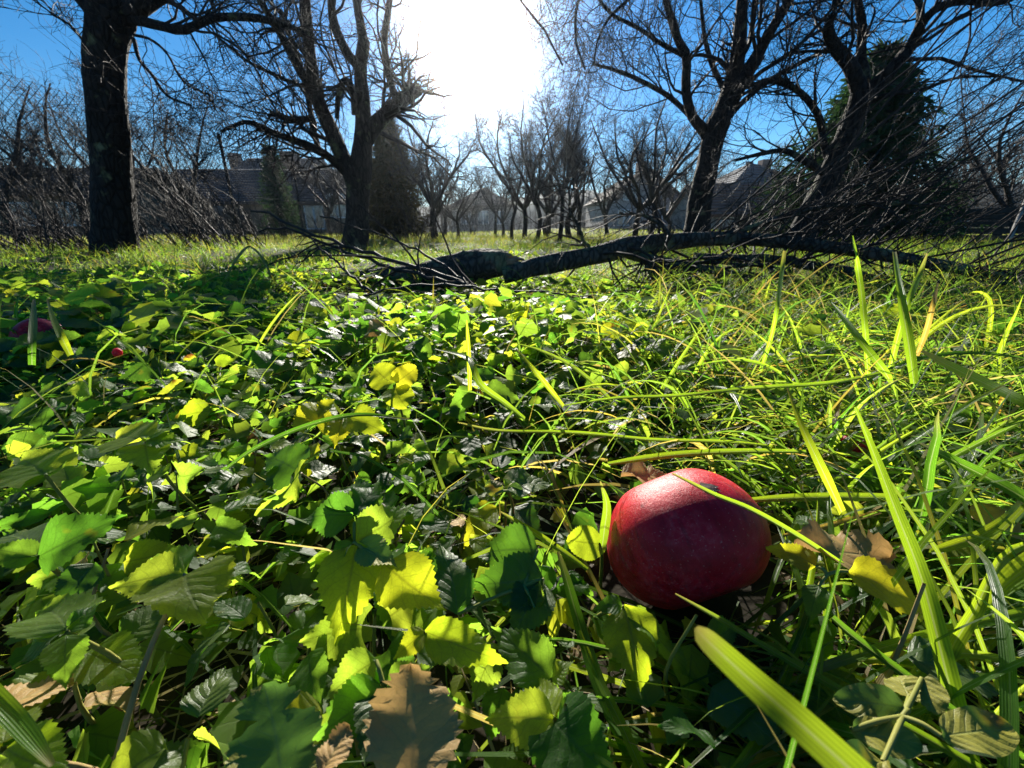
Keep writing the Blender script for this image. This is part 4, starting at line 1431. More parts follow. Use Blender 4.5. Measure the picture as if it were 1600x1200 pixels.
def apple(label, centre, radius, rot, seed, group='fallen red apples'):
    th = np.linspace(0, np.pi, 49)
    ph = np.arange(64) / 64 * 2 * np.pi
    T, PH = np.meshgrid(th, ph, indexing='ij')
    v = apple_surf(T, PH, seed).reshape(-1, 3)
    i = np.arange(48)[:, None]
    j = np.arange(64)[None]
    j2 = (j + 1) % 64
    f = np.stack([i * 64 + j, (i + 1) * 64 + j, (i + 1) * 64 + j2, i * 64 + j2], -1).reshape(-1, 4)
    c = np.asarray(centre, float)
    r = empty('apple', (c[0], c[1], max(c[2] - radius, 0.0)), label, 'apple', group)
    M4 = Matrix.Translation(c) @ rot.to_4x4() @ Matrix.Diagonal((radius, radius, radius, 1))
    link('skin', mesh_np('skin', v, f), r, M4, M['apple'])
    st = crom([[0, 0, 0.30, 0.05], [0.02, 0, 0.52, 0.035], [0.07, 0.02, 0.68, 0.045]], 8)
    link('stalk', Tubes().add(st[:, :3], st[:, 3], 7, 0.05).mesh('stalk'), r, M4, M['stem_brown'])
    tb = Tubes()
    for k in range(5):
        a = k * 1.256
        tb.add(np.array([[0.03 * math.cos(a), 0.03 * math.sin(a), -0.52], [0.10 * math.cos(a), 0.10 * math.sin(a), -0.62], [0.07 * math.cos(a), 0.07 * math.sin(a), -0.70]]), np.array([0.03, 0.025, 0.004]), 4, cap=False)
    link('calyx', tb.mesh('calyx'), r, M4, M['bruise'])
    return r, M4


AC = P(1068, 838, 0.235)
AR = pxr(117, AC)
rot = Matrix.Rotation(R(-26), 3, 'Y') @ Matrix.Rotation(R(-54), 3, 'X') @ Matrix.Rotation(R(35), 3, 'Z')
ap, AM = apple('large bruised red apple lying in the grass in front', AC, AR, rot, 0.3)


from mathutils.bvhtree import BVHTree
_sk = [c for c in ap.children if c.name.startswith('skin')][0].data
_bvh = BVHTree.FromPolygons([AM @ v.co for v in _sk.vertices], [list(p.vertices) for p in _sk.polygons])


def on_apple(px, py, lift=0.0008):
    """point of the front apple's skin seen at that pixel"""
    d = Vector(ray(px, py)).normalized()
    h, n, _, _ = _bvh.ray_cast(Vector(CAM), d)
    if h is None:
        h, n, _, _ = _bvh.find_nearest(Vector(P(px, py, depth_of(AC))))
    n = np.array(n)
    if n @ np.array(d) > 0:
        n = -n
    return np.array(h) + n * lift, n


# dark rotten spot near the top
_p, _n = on_apple(1106, 762, 0.0003)
_g = np.random.default_rng(8)
_a = np.linspace(0, 2 * np.pi, 22, endpoint=False)
_pts = [on_apple(1106 + 20 * math.cos(a) * k, 762 + 7 * math.sin(a) * k + 4 * math.cos(a) * k, 0.0003)[0] for a, k in zip(_a, _g.uniform(0.6, 1.1, 22))]
link('bruise', mesh_np('bruise', np.vstack([[_p + _n * 0.0002], _pts]), [[0, k + 1, (k + 1) % 22 + 1] for k in range(22)]), ap, mat=M['bruise'])

A2 = G(62, 528, 0.045)
apple('dark red apple half hidden behind leaves at far left', A2, pxr(32, A2), Matrix.Rotation(R(40), 3, 'X') @ Matrix.Rotation(R(20), 3, 'Y'), 1.7)
A3 = G(183, 551, 0.07)
apple('tiny red windfall peeping through the leaves at left', A3, pxr(7, A3), Matrix.Rotation(R(70), 3, 'X'), 2.9)
A4 = G(1330, 700, 0.02)
apple('dark rotten apple sunk in the shaded grass at right', A4, pxr(22, A4), Matrix.Rotation(R(60), 3, 'Y'), 4.1)


# ------------------------------------------------------------------ hero grass blades traced one by one
def blade_mesh(name, pts, wid, face, segs=18, fold=0.25):
    """pts rows (x,y,z), wid per row (full width), face = approx normal"""
    n = len(pts)
    t = nrm(np.gradient(pts, axis=0))
    f = np.asarray(face, float)
    nn = nrm(f[None] - (t * f[None]).sum(1, keepdims=True) * t) if f.ndim == 1 else nrm(f - (t * f).sum(1, keepdims=True) * t)
    s = np.cross(t, nn)
    u = np.array([-1, -0.5, 0, 0.5, 1.0])
    V = pts[:, None, :] + s[:, None, :] * (u[None, :, None] * wid[:, None, None] * 0.5) + nn[:, None, :] * (np.abs(u)[None, :, None] * wid[:, None, None] * fold * 0.5)
    UV = np.stack(np.broadcast_arrays((0.5 + 0.5 * u)[None, :], np.linspace(0, 1, n)[:, None]), -1)
    i = np.arange(n - 1)[:, None]
    j = np.arange(4)[None]
    fc = np.stack([i * 5 + j, i * 5 + j + 1, (i + 1) * 5 + j + 1, (i + 1) * 5 + j], -1).reshape(-1, 4)
    return mesh_np(name, V.reshape(-1, 3), fc, UV.reshape(-1, 2))


M['blade_lit'] = leaf_mat('grass_blade_lit', [(0, (0.07, 0.16, 0.02)), (1, (0.11, 0.19, 0.02))], [(0, (0.48, 0.76, 0.03)), (1, (0.72, 0.84, 0.03))], blade=True, brown=0, rough=0.35)  # lit copy of the blade, its sunny look put into the colours
M['blade_dark'] = leaf_mat('grass_blade_dark', [(0, (0.025, 0.075, 0.014)), (1, (0.05, 0.12, 0.02))], [(0, (0.12, 0.36, 0.02)), (1, (0.28, 0.55, 0.03))], blade=True, brown=0, rough=0.35)  # dark copy of the blade, its shaded look put into the colours
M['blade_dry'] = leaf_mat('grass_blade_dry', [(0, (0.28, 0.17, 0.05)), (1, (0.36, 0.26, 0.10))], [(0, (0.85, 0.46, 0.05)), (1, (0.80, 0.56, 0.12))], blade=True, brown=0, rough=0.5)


def hero_blade(label, rows, mat='blade_lit', face=None, base_first=False, fold=0.25, group='long single grass blades'):
    """rows (px, py, z height or ('d', depth), width px), tip first"""
    out = []
    for q in rows:
        p = P(q[0], q[1], q[2][1]) if isinstance(q[2], tuple) else G(q[0], q[1], q[2])
        out.append([*p, pxr(q[3], p)])
    l = crom(out, 26)
    l = l[::-1]
    c = l[:, :3].mean(0)
    fv = nrm(CAM - c) * 0.75 + np.array([0.1, 0, 0.5]) if face is None else np.asarray(face, float)
    b = l[0, :3]
    r = link('grass_strand', blade_mesh('grass_strand', l[:, :3] - b, np.maximum(l[:, 3], 0.0003), fv, fold=fold), None, Matrix.Translation(b), M[mat])
    tag(r, label, 'grass', group)
    return r


D = lambda d: ('d', d)
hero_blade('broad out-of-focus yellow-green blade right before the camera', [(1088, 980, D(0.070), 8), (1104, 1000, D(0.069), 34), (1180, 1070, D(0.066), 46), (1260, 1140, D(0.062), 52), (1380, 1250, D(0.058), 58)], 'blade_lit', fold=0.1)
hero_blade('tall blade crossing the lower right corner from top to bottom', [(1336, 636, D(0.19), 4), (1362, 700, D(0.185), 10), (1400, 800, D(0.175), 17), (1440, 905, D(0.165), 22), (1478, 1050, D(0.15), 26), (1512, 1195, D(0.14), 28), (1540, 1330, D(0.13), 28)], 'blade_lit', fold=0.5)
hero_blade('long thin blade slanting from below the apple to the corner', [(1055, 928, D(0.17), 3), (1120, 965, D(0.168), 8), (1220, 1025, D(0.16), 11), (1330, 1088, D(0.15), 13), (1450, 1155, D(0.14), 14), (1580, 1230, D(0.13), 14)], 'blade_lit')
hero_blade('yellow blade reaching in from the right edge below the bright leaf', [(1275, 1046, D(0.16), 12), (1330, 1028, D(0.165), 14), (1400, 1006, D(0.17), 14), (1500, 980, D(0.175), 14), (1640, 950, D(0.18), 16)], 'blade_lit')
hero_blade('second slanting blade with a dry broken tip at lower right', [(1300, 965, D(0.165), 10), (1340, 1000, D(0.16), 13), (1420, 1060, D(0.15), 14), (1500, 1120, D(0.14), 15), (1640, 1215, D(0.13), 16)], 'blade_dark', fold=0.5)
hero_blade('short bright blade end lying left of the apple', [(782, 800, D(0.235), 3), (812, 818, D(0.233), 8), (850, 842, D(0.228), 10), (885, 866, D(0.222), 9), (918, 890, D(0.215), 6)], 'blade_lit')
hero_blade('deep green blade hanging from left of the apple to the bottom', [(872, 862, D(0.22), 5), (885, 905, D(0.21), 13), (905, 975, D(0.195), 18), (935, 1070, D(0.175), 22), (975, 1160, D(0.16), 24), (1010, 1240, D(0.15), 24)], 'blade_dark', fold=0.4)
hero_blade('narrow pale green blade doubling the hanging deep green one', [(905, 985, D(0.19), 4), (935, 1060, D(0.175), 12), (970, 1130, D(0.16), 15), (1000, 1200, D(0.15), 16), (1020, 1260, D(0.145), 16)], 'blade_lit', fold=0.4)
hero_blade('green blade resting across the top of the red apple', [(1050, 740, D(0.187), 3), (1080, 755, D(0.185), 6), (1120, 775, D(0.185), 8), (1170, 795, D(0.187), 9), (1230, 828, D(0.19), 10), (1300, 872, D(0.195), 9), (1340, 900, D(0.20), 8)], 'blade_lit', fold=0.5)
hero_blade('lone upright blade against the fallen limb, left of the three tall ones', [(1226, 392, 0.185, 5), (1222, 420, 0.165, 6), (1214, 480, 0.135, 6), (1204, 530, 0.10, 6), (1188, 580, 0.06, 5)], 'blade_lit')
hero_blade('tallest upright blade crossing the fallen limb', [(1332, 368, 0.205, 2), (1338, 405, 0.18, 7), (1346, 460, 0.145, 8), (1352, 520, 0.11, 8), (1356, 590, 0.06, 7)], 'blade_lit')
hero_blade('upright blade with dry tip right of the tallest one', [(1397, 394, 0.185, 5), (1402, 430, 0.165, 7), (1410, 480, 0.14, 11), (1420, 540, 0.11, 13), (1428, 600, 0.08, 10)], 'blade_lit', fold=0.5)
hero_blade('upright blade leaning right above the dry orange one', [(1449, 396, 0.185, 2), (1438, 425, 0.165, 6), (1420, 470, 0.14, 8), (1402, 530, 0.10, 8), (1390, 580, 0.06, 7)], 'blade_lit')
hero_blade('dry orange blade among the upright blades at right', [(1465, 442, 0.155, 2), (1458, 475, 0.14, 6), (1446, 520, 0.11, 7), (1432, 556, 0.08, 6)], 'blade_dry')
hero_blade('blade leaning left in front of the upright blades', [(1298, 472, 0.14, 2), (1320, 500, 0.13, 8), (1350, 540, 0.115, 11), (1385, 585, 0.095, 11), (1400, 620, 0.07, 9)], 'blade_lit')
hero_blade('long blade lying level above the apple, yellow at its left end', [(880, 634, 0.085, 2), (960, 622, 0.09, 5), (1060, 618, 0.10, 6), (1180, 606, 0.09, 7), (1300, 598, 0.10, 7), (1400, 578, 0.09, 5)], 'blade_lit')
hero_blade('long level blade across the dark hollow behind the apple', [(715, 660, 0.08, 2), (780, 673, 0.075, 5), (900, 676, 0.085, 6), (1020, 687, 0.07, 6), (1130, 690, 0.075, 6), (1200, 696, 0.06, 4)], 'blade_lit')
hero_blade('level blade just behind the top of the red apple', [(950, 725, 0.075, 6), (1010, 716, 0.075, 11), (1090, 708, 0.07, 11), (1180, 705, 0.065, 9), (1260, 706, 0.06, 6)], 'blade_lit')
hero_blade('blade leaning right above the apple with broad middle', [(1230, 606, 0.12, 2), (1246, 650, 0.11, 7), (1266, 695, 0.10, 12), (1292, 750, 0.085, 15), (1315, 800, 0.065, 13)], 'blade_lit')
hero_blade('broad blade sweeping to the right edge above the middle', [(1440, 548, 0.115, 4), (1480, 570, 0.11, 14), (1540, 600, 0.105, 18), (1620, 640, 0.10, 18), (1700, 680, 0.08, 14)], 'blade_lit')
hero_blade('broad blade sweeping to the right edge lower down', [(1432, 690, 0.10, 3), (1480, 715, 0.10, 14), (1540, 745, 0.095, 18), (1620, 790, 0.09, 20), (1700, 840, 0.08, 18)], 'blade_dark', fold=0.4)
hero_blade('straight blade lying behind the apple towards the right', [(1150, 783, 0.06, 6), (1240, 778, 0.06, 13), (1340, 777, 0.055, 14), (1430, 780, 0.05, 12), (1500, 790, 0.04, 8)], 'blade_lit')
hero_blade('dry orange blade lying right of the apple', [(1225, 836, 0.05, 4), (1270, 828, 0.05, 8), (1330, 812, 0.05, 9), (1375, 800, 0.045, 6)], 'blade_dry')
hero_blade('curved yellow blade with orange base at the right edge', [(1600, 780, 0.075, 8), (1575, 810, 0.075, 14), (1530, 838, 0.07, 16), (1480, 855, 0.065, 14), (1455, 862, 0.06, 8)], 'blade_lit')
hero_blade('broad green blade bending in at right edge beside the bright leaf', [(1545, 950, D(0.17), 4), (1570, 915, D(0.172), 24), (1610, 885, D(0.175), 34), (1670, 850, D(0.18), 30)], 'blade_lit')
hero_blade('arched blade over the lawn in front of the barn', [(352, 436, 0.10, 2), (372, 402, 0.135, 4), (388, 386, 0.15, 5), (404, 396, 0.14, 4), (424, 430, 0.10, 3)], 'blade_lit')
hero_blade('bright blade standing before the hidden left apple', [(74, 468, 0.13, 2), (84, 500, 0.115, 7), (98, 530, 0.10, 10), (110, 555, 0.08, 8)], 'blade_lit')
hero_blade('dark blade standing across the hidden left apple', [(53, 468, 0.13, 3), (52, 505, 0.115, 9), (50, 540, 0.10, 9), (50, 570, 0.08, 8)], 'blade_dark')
hero_blade('bright blade entering at the lower left corner', [(82, 1196, D(0.105), 8), (50, 1155, D(0.11), 22), (15, 1115, D(0.115), 26), (-40, 1060, D(0.12), 26)], 'blade_lit', fold=0.4)
hero_blade('pale long blade arching over the herbs in the middle', [(640, 655, 0.085, 3), (560, 648, 0.105, 7), (480, 665, 0.105, 8), (400, 700, 0.09, 8), (350, 735, 0.07, 6)], 'blade_dark')
hero_blade('upright blade among the herbs in the very middle', [(680, 545, 0.12, 2), (730, 560, 0.125, 9), (750, 600, 0.115, 11), (790, 630, 0.10, 9), (820, 655, 0.08, 7)], 'blade_lit')
hero_blade('upright blade left of centre with lit left edge', [(729, 500, 0.145, 2), (731, 530, 0.13, 6), (733, 570, 0.11, 7), (734, 610, 0.085, 6)], 'blade_lit')
hero_blade('slender blade in the grass right of centre', [(806, 545, 0.125, 2), (836, 580, 0.115, 8), (862, 612, 0.10, 9), (880, 635, 0.085, 7)], 'blade_lit')
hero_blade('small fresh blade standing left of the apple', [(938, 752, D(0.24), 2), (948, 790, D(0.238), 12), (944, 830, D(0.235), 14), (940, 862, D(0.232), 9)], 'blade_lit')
# ------------------------------------------------------------------ hero plants traced from the photograph
UPV = np.array([0, 0, 1.0])
SUNV = np.array(SUN_DIR)
HEROES = []


def crowds(p, pv=0.012, ps=0.017):
    """True where a random piece would stand before a traced leaf, or between it and the sun"""
    if not HEROES:
        return np.zeros(np.asarray(p).shape[:-1], bool)
    p = np.asarray(p, float)
    bad = np.zeros(p.shape[:-1], bool)
    near = p[..., 1] < 0.75
    q = p[near]
    b = np.zeros(len(q), bool)
    for c, lit in HEROES:
        d = q - c
        if lit:
            s_ = d @ SUNV
            b |= (s_ > 0.006) & (s_ < 0.32) & (np.linalg.norm(d - s_[:, None] * SUNV, axis=1) < ps)
        v = CAM - c
        L = np.linalg.norm(v)
        v = v / L
        s_ = d @ v
        b |= (s_ > 0.004) & (s_ < L) & (np.linalg.norm(d - s_[:, None] * v, axis=1) < pv * (1 - s_ / L) + 0.002)
    bad[near] = b
    return bad




def hero_plant(name, label, leaves, foot=None, cat='plant', stem_mat='stem', group=None):
    """leaves: (base px,py,d), (tip px,py,d), kind, mat, width, roll, facing (0 up .. 1 camera)"""
    hub = np.mean([P(*l[0]) for l in leaves], axis=0)
    if foot is None:
        foot = np.array([hub[0] + rng.normal(0, 0.012), hub[1] + 0.015, 0.0])
    foot = np.array([foot[0], foot[1], float(gh(foot[0], foot[1]))])
    r = empty(name, foot, label, cat, group)
    if stem_mat:
        mid = (hub * 0.6 + foot * 0.4) + rng.normal(0, 0.004, 3)
        stem_obj(r, [[*foot, 0.0013], [*mid, 0.0011], [*hub, 0.0009]], 'stem', stem_mat)
    for l in leaves:
        b, t = P(*l[0]), P(*l[1])
        kind, mat, w, roll, fc = l[2:7]
        n = UPV * (1 - fc) + nrm(CAM - (b + t) / 2) * fc
        add_leaf(r, b, t, n, kind, mat, w, roll)
        for q_ in (0.35, 0.75):
            HEROES.append((b + (t - b) * q_, mat not in ('leaf_dark',)))
        if stem_mat and np.linalg.norm(b - hub) > 0.004:
            stem_obj(r, [[*hub, 0.0009], [*((b + hub) / 2 + [0, 0, 0.001]), 0.0008], [*b, 0.0007]], 'petiole', stem_mat)
    return r


rng = np.random.default_rng(77)
hero_plant('herb_plant', 'three-leaflet plant with pale heart-shaped leaf at lower left', [
    ((290, 898, 0.168), (297, 966, 0.150), 'heart', 'leaf', 1.25, 0.0, 0.55),
    ((288, 898, 0.168), (168, 900, 0.160), 'ovate', 'leaf', 1.0, 0.5, 0.1),
    ((292, 893, 0.170), (212, 868, 0.180), 'ovate', 'leaf', 1.0, 0.2, 0.3)], np.array([-0.14, 0.06, 0]), stem_mat='stem_brown')
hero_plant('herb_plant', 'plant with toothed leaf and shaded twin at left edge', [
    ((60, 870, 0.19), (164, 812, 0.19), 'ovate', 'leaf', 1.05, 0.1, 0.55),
    ((62, 868, 0.19), (20, 800, 0.21), 'ovate', 'leaf_dark', 1.1, 0.0, 0.3),  # twin's shade comes from the darker leaf colour
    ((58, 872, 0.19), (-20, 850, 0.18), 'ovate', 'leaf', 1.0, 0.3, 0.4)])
hero_plant('herb_plant', 'plant with hanging lit leaf near the lower left', [
    ((104, 992, 0.145), (94, 1070, 0.135), 'ovate', 'leaf', 0.95, 0.0, 0.75),
    ((108, 988, 0.147), (160, 935, 0.155), 'ovate', 'leaf', 1.0, 0.3, 0.4),
    ((100, 985, 0.147), (10, 1030, 0.14), 'ovate', 'leaf_dark', 0.9, -0.3, 0.4),
    ((104, 984, 0.147), (80, 915, 0.165), 'ovate', 'leaf', 1.0, 0.0, 0.3)])
hero_plant('strawberry_plant', 'grey-green lobed leaf with small holes at the bottom', [
    ((440, 1225, 0.105), (428, 1062, 0.115), 'lobed', 'leaf_grey', 0.95, 0.0, 0.55)])
hero_plant('fallen_leaf', 'withered brown leaf standing at the bottom middle', [
    ((640, 1240, 0.105), (662, 1040, 0.118), 'dead', 'leaf_dead', 1.15, 0.0, 0.75)], cat='leaf', stem_mat=None)
hero_plant('fallen_leaf', 'small curled brown leaf at the bottom edge beside the grey leaf', [
    ((500, 1215, 0.10), (545, 1130, 0.108), 'dead', 'leaf_dead', 0.9, 0.4, 0.6)], cat='leaf', stem_mat=None)
hero_plant('herb_plant', 'plant with hanging yellow leaf scarred by a brown stripe', [
    ((556, 850, 0.19), (535, 1002, 0.165), 'ovate', 'leaf_wounded', 0.95, 0.1, 0.8),
    ((552, 848, 0.19), (500, 880, 0.185), 'ovate', 'leaf', 0.9, -0.4, 0.4),
    ((560, 852, 0.19), (618, 872, 0.182), 'ovate', 'leaf_grey', 1.0, 0.0, 0.4),
    ((600, 880, 0.185), (690, 965, 0.178), 'ovate', 'leaf_wounded', 1.0, 0.2, 0.7)])
hero_plant('herb_plant', 'plant with a fan of pale toothed leaves above the scarred leaf', [
    ((553, 806, 0.20), (470, 795, 0.20), 'ovate', 'leaf', 1.1, 0.3, 0.5),
    ((553, 806, 0.20), (548, 735, 0.225), 'ovate', 'leaf', 1.1, 0.0, 0.5),
    ((556, 806, 0.20), (600, 740, 0.22), 'ovate', 'leaf', 0.9, 0.2, 0.5),
    ((554, 848, 0.195), (645, 800, 0.20), 'ovate', 'leaf', 1.0, -0.1, 0.55)])
hero_plant('herb_plant', 'plant with veined toothed leaf pointing up-left below the apple', [
    ((862, 1062, 0.16), (772, 966, 0.175), 'ovate', 'leaf', 0.85, 0.2, 0.6),
    ((862, 1062, 0.16), (895, 1035, 0.16), 'ovate', 'leaf', 1.0, 0.3, 0.4)])
hero_plant('herb_plant', 'plant with two broad lit leaves at the bottom middle', [
    ((866, 1126, 0.14), (758, 1108, 0.142), 'ovate', 'leaf', 0.95, 0.3, 0.45),
    ((868, 1130, 0.138), (952, 1225, 0.122), 'heart', 'leaf', 1.1, 0.0, 0.65),
    ((872, 1122, 0.14), (935, 1110, 0.14), 'ovate', 'leaf', 1.0, 0.2, 0.5),
    ((866, 1120, 0.142), (830, 1050, 0.16), 'ovate', 'leaf_yellow', 0.9, 0.1, 0.4)])
hero_plant('herb_plant', 'plant with big yellow-green leaf bitten brown below the apple', [
    ((975, 948, 0.19), (1012, 1078, 0.165), 'ovate', 'leaf_wounded', 1.05, 0.0, 0.7),
    ((972, 946, 0.19), (930, 938, 0.19), 'ovate', 'leaf', 1.0, 0.0, 0.5),
    ((980, 950, 0.19), (1080, 1040, 0.17), 'lance', 'leaf', 1.0, 0.4, 0.5)])
hero_plant('herb_plant', 'small round bright leaf touching the left of the apple', [
    ((936, 850, 0.218), (888, 846, 0.214), 'round', 'leaf_yellow', 1.0, 0.2, 0.65)])
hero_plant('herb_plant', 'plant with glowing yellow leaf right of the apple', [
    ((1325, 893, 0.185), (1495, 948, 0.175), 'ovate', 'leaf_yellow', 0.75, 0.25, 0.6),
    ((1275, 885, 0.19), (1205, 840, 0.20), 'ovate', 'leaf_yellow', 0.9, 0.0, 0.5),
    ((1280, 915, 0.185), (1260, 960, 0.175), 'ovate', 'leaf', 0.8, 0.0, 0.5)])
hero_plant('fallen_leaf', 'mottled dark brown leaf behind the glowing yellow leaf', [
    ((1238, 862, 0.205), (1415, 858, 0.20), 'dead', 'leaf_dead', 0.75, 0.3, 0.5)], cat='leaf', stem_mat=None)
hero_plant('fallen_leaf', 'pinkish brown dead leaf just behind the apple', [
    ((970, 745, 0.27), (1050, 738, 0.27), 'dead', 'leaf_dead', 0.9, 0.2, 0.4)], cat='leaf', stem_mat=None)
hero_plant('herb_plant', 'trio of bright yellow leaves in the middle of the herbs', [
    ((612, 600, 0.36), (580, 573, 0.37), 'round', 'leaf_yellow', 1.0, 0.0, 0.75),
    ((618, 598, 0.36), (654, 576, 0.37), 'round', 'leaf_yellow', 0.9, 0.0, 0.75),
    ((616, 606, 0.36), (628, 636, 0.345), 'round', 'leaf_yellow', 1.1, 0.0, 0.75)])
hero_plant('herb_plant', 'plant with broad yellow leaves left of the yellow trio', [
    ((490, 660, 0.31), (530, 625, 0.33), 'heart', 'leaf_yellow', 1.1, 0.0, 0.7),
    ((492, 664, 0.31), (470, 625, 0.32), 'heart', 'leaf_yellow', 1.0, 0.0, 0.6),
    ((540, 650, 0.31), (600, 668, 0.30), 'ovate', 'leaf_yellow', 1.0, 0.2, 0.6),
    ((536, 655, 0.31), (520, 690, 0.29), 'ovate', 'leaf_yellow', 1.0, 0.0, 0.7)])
hero_plant('clover_plant', 'pair of small pale round leaves in the dark hollow', [
    ((774, 772, 0.25), (770, 748, 0.255), 'round', 'leaf_grey', 1.15, 0.0, 0.65),
    ((806, 774, 0.25), (808, 754, 0.252), 'round', 'leaf_grey', 1.15, 0.0, 0.65),
    ((800, 756, 0.255), (866, 752, 0.26), 'heart', 'leaf_dark', 0.8, 0.3, 0.4)])
hero_plant('herb_plant', 'plant with a long drooping spotted leaf above the brown leaf', [
    ((665, 988, 0.165), (612, 1022, 0.158), 'ovate', 'leaf_wounded', 0.9, 0.2, 0.5),
    ((664, 986, 0.165), (782, 1042, 0.152), 'ovate', 'leaf_wounded', 0.65, -0.2, 0.55)])
hero_plant('herb_plant', 'leafy plant left of the withered brown leaf', [
    ((588, 1032, 0.145), (498, 1082, 0.138), 'ovate', 'leaf', 1.0, 0.2, 0.6),
    ((600, 1075, 0.14), (486, 1160, 0.125), 'ovate', 'leaf', 1.0, 0.1, 0.65),
    ((604, 1072, 0.14), (676, 1040, 0.145), 'ovate', 'leaf', 0.9, 0.0, 0.5),
    ((596, 1078, 0.14), (560, 1180, 0.12), 'ovate', 'leaf_dark', 0.9, 0.0, 0.6)])
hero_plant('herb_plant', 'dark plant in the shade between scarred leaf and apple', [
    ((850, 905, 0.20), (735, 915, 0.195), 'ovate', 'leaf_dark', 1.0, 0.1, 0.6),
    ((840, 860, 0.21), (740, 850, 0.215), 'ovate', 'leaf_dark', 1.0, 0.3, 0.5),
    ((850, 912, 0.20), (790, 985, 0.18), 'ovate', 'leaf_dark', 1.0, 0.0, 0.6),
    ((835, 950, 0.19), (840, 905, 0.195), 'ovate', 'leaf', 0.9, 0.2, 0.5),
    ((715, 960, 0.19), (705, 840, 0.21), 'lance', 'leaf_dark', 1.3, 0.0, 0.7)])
hero_plant('herb_plant', 'low plant with oval grey-green leaves in lower right corner', [
    ((1420, 1108, 0.13), (1305, 1085, 0.135), 'oval', 'leaf_grey', 1.0, 0.0, 0.6),
    ((1330, 1140, 0.125), (1450, 1165, 0.12), 'oval', 'leaf_grey', 1.0, 0.0, 0.5),
    ((1470, 1150, 0.12), (1600, 1135, 0.12), 'oval', 'leaf_grey', 0.9, 0.0, 0.55),
    ((1440, 1060, 0.14), (1462, 1110, 0.13), 'round', 'leaf_grey', 0.9, 0.0, 0.6),
    ((1420, 1090, 0.135), (1400, 1050, 0.145), 'round', 'leaf_grey', 0.9, 0.0, 0.6),
    ((1380, 1190, 0.115), (1290, 1210, 0.11), 'oval', 'leaf_grey', 1.0, 0.0, 0.6)])
hero_plant('herb_plant', 'plant with red-edged yellow leaf in the lower left corner', [
    ((10, 1170, 0.115), (75, 1215, 0.108), 'ovate', 'leaf_wounded', 1.0, 0.0, 0.65),
    ((5, 1160, 0.117), (20, 1090, 0.13), 'ovate', 'leaf_yellow', 1.0, 0.0, 0.6),
    ((0, 1180, 0.113), (-30, 1230, 0.108), 'ovate', 'leaf', 1.0, 0.0, 0.65)])
hero_plant('herb_plant', 'plant with large pale leaves and folded tips in the middle left', [
    ((225, 690, 0.26), (158, 668, 0.275), 'ovate', 'leaf', 1.0, 0.2, 0.1),
    ((228, 690, 0.26), (292, 680, 0.265), 'ovate', 'leaf', 0.9, -0.1, 0.15),
    ((226, 694, 0.26), (235, 730, 0.245), 'heart', 'leaf', 1.0, 0.0, 0.4),
    ((230, 688, 0.26), (270, 655, 0.28), 'ovate', 'leaf', 0.9, 0.2, 0.1)])
hero_plant('herb_plant', 'plant whose leaves cover half of the hidden left apple', [
    ((22, 548, 0.58), (92, 512, 0.57), 'ovate', 'leaf', 0.8, 0.2, 0.5),
    ((24, 550, 0.58), (120, 540, 0.56), 'ovate', 'leaf', 0.7, 0.2, 0.4),
    ((20, 548, 0.58), (-20, 525, 0.58), 'ovate', 'leaf_dark', 0.8, 0.2, 0.4)])
hero_plant('herb_plant', 'plant with broad leaf catching white sheen at left edge', [
    ((70, 740, 0.235), (16, 705, 0.245), 'heart', 'leaf', 0.9, 0.2, 0.1),
    ((74, 742, 0.235), (110, 710, 0.25), 'ovate', 'leaf', 1.0, 0.2, 0.15),
    ((72, 746, 0.235), (10, 760, 0.225), 'ovate', 'leaf', 0.9, 0.3, 0.15)])


for q_ in ((40, 515), (62, 510)):
    HEROES.append((P(q_[0], q_[1], depth_of(A2) - 0.03), False))
for q_ in ((1000, 800), (1040, 770), (1080, 745), (1130, 765), (975, 830), (1170, 800)):
    HEROES.append((on_apple(*q_)[0], True))
for q_ in ((1000, 850), (1080, 850), (1150, 850), (1080, 910), (1020, 900), (1150, 900)):
    HEROES.append((on_apple(*q_)[0], False))


# ------------------------------------------------------------------ the leafy carpet: about 300 plants nearest the camera, one by one
def hides_apple(p, margin=10):
    x, y, z = to_px(np.asarray(p))
    return 940 - margin < x < 1205 + margin and 730 - margin < y < 950 and 0 < z < 0.30


def too_near(p):
    p = np.asarray(p)
    if np.linalg.norm(p - CAM) < 0.085:
        return True
    return False


LANDMARKS = (
    ((295, 905), 'the pale heart-shaped leaf'), ((100, 835), 'the toothed leaf at left'), ((430, 1130), 'the grey lobed leaf'),
    ((655, 1120), 'the withered brown leaf'), ((545, 925), 'the brown-striped yellow leaf'), ((1075, 840), 'the big red apple'),
    ((980, 1010), 'the bitten yellow-green leaf'), ((1410, 915), 'the glowing yellow leaf'), ((612, 602), 'the yellow leaf trio'),
    ((500, 650), 'the broad yellow leaves'), ((790, 760), 'the dark hollow'), ((55, 522), 'the half hidden apple'),
    ((225, 690), 'the large folded leaves'), ((700, 440), 'the fallen log'), ((1380, 480), 'the upright blades'),
    ((1400, 1120), 'the grey oval leaves'), ((1000, 620), 'the long level blade'), ((380, 500), 'the sunlit carpet edge'))


def where(px, py):
    best = min(LANDMARKS, key=lambda l: (l[0][0] - px) ** 2 + (1.6 * (l[0][1] - py)) ** 2)
    dx, dy = px - best[0][0], 1.6 * (py - best[0][1])
    d = math.hypot(dx, dy)
    if d < 35:
        return 'right beside ' + best[1]
    far = 'close ' if d < 90 else ('well ' if d > 220 else '')
    w = ('right of ' if dx > 0 else 'left of ') if abs(dx) > abs(dy) else ('below ' if dy > 0 else 'above ')
    return (far + w).strip() + ' ' + best[1]


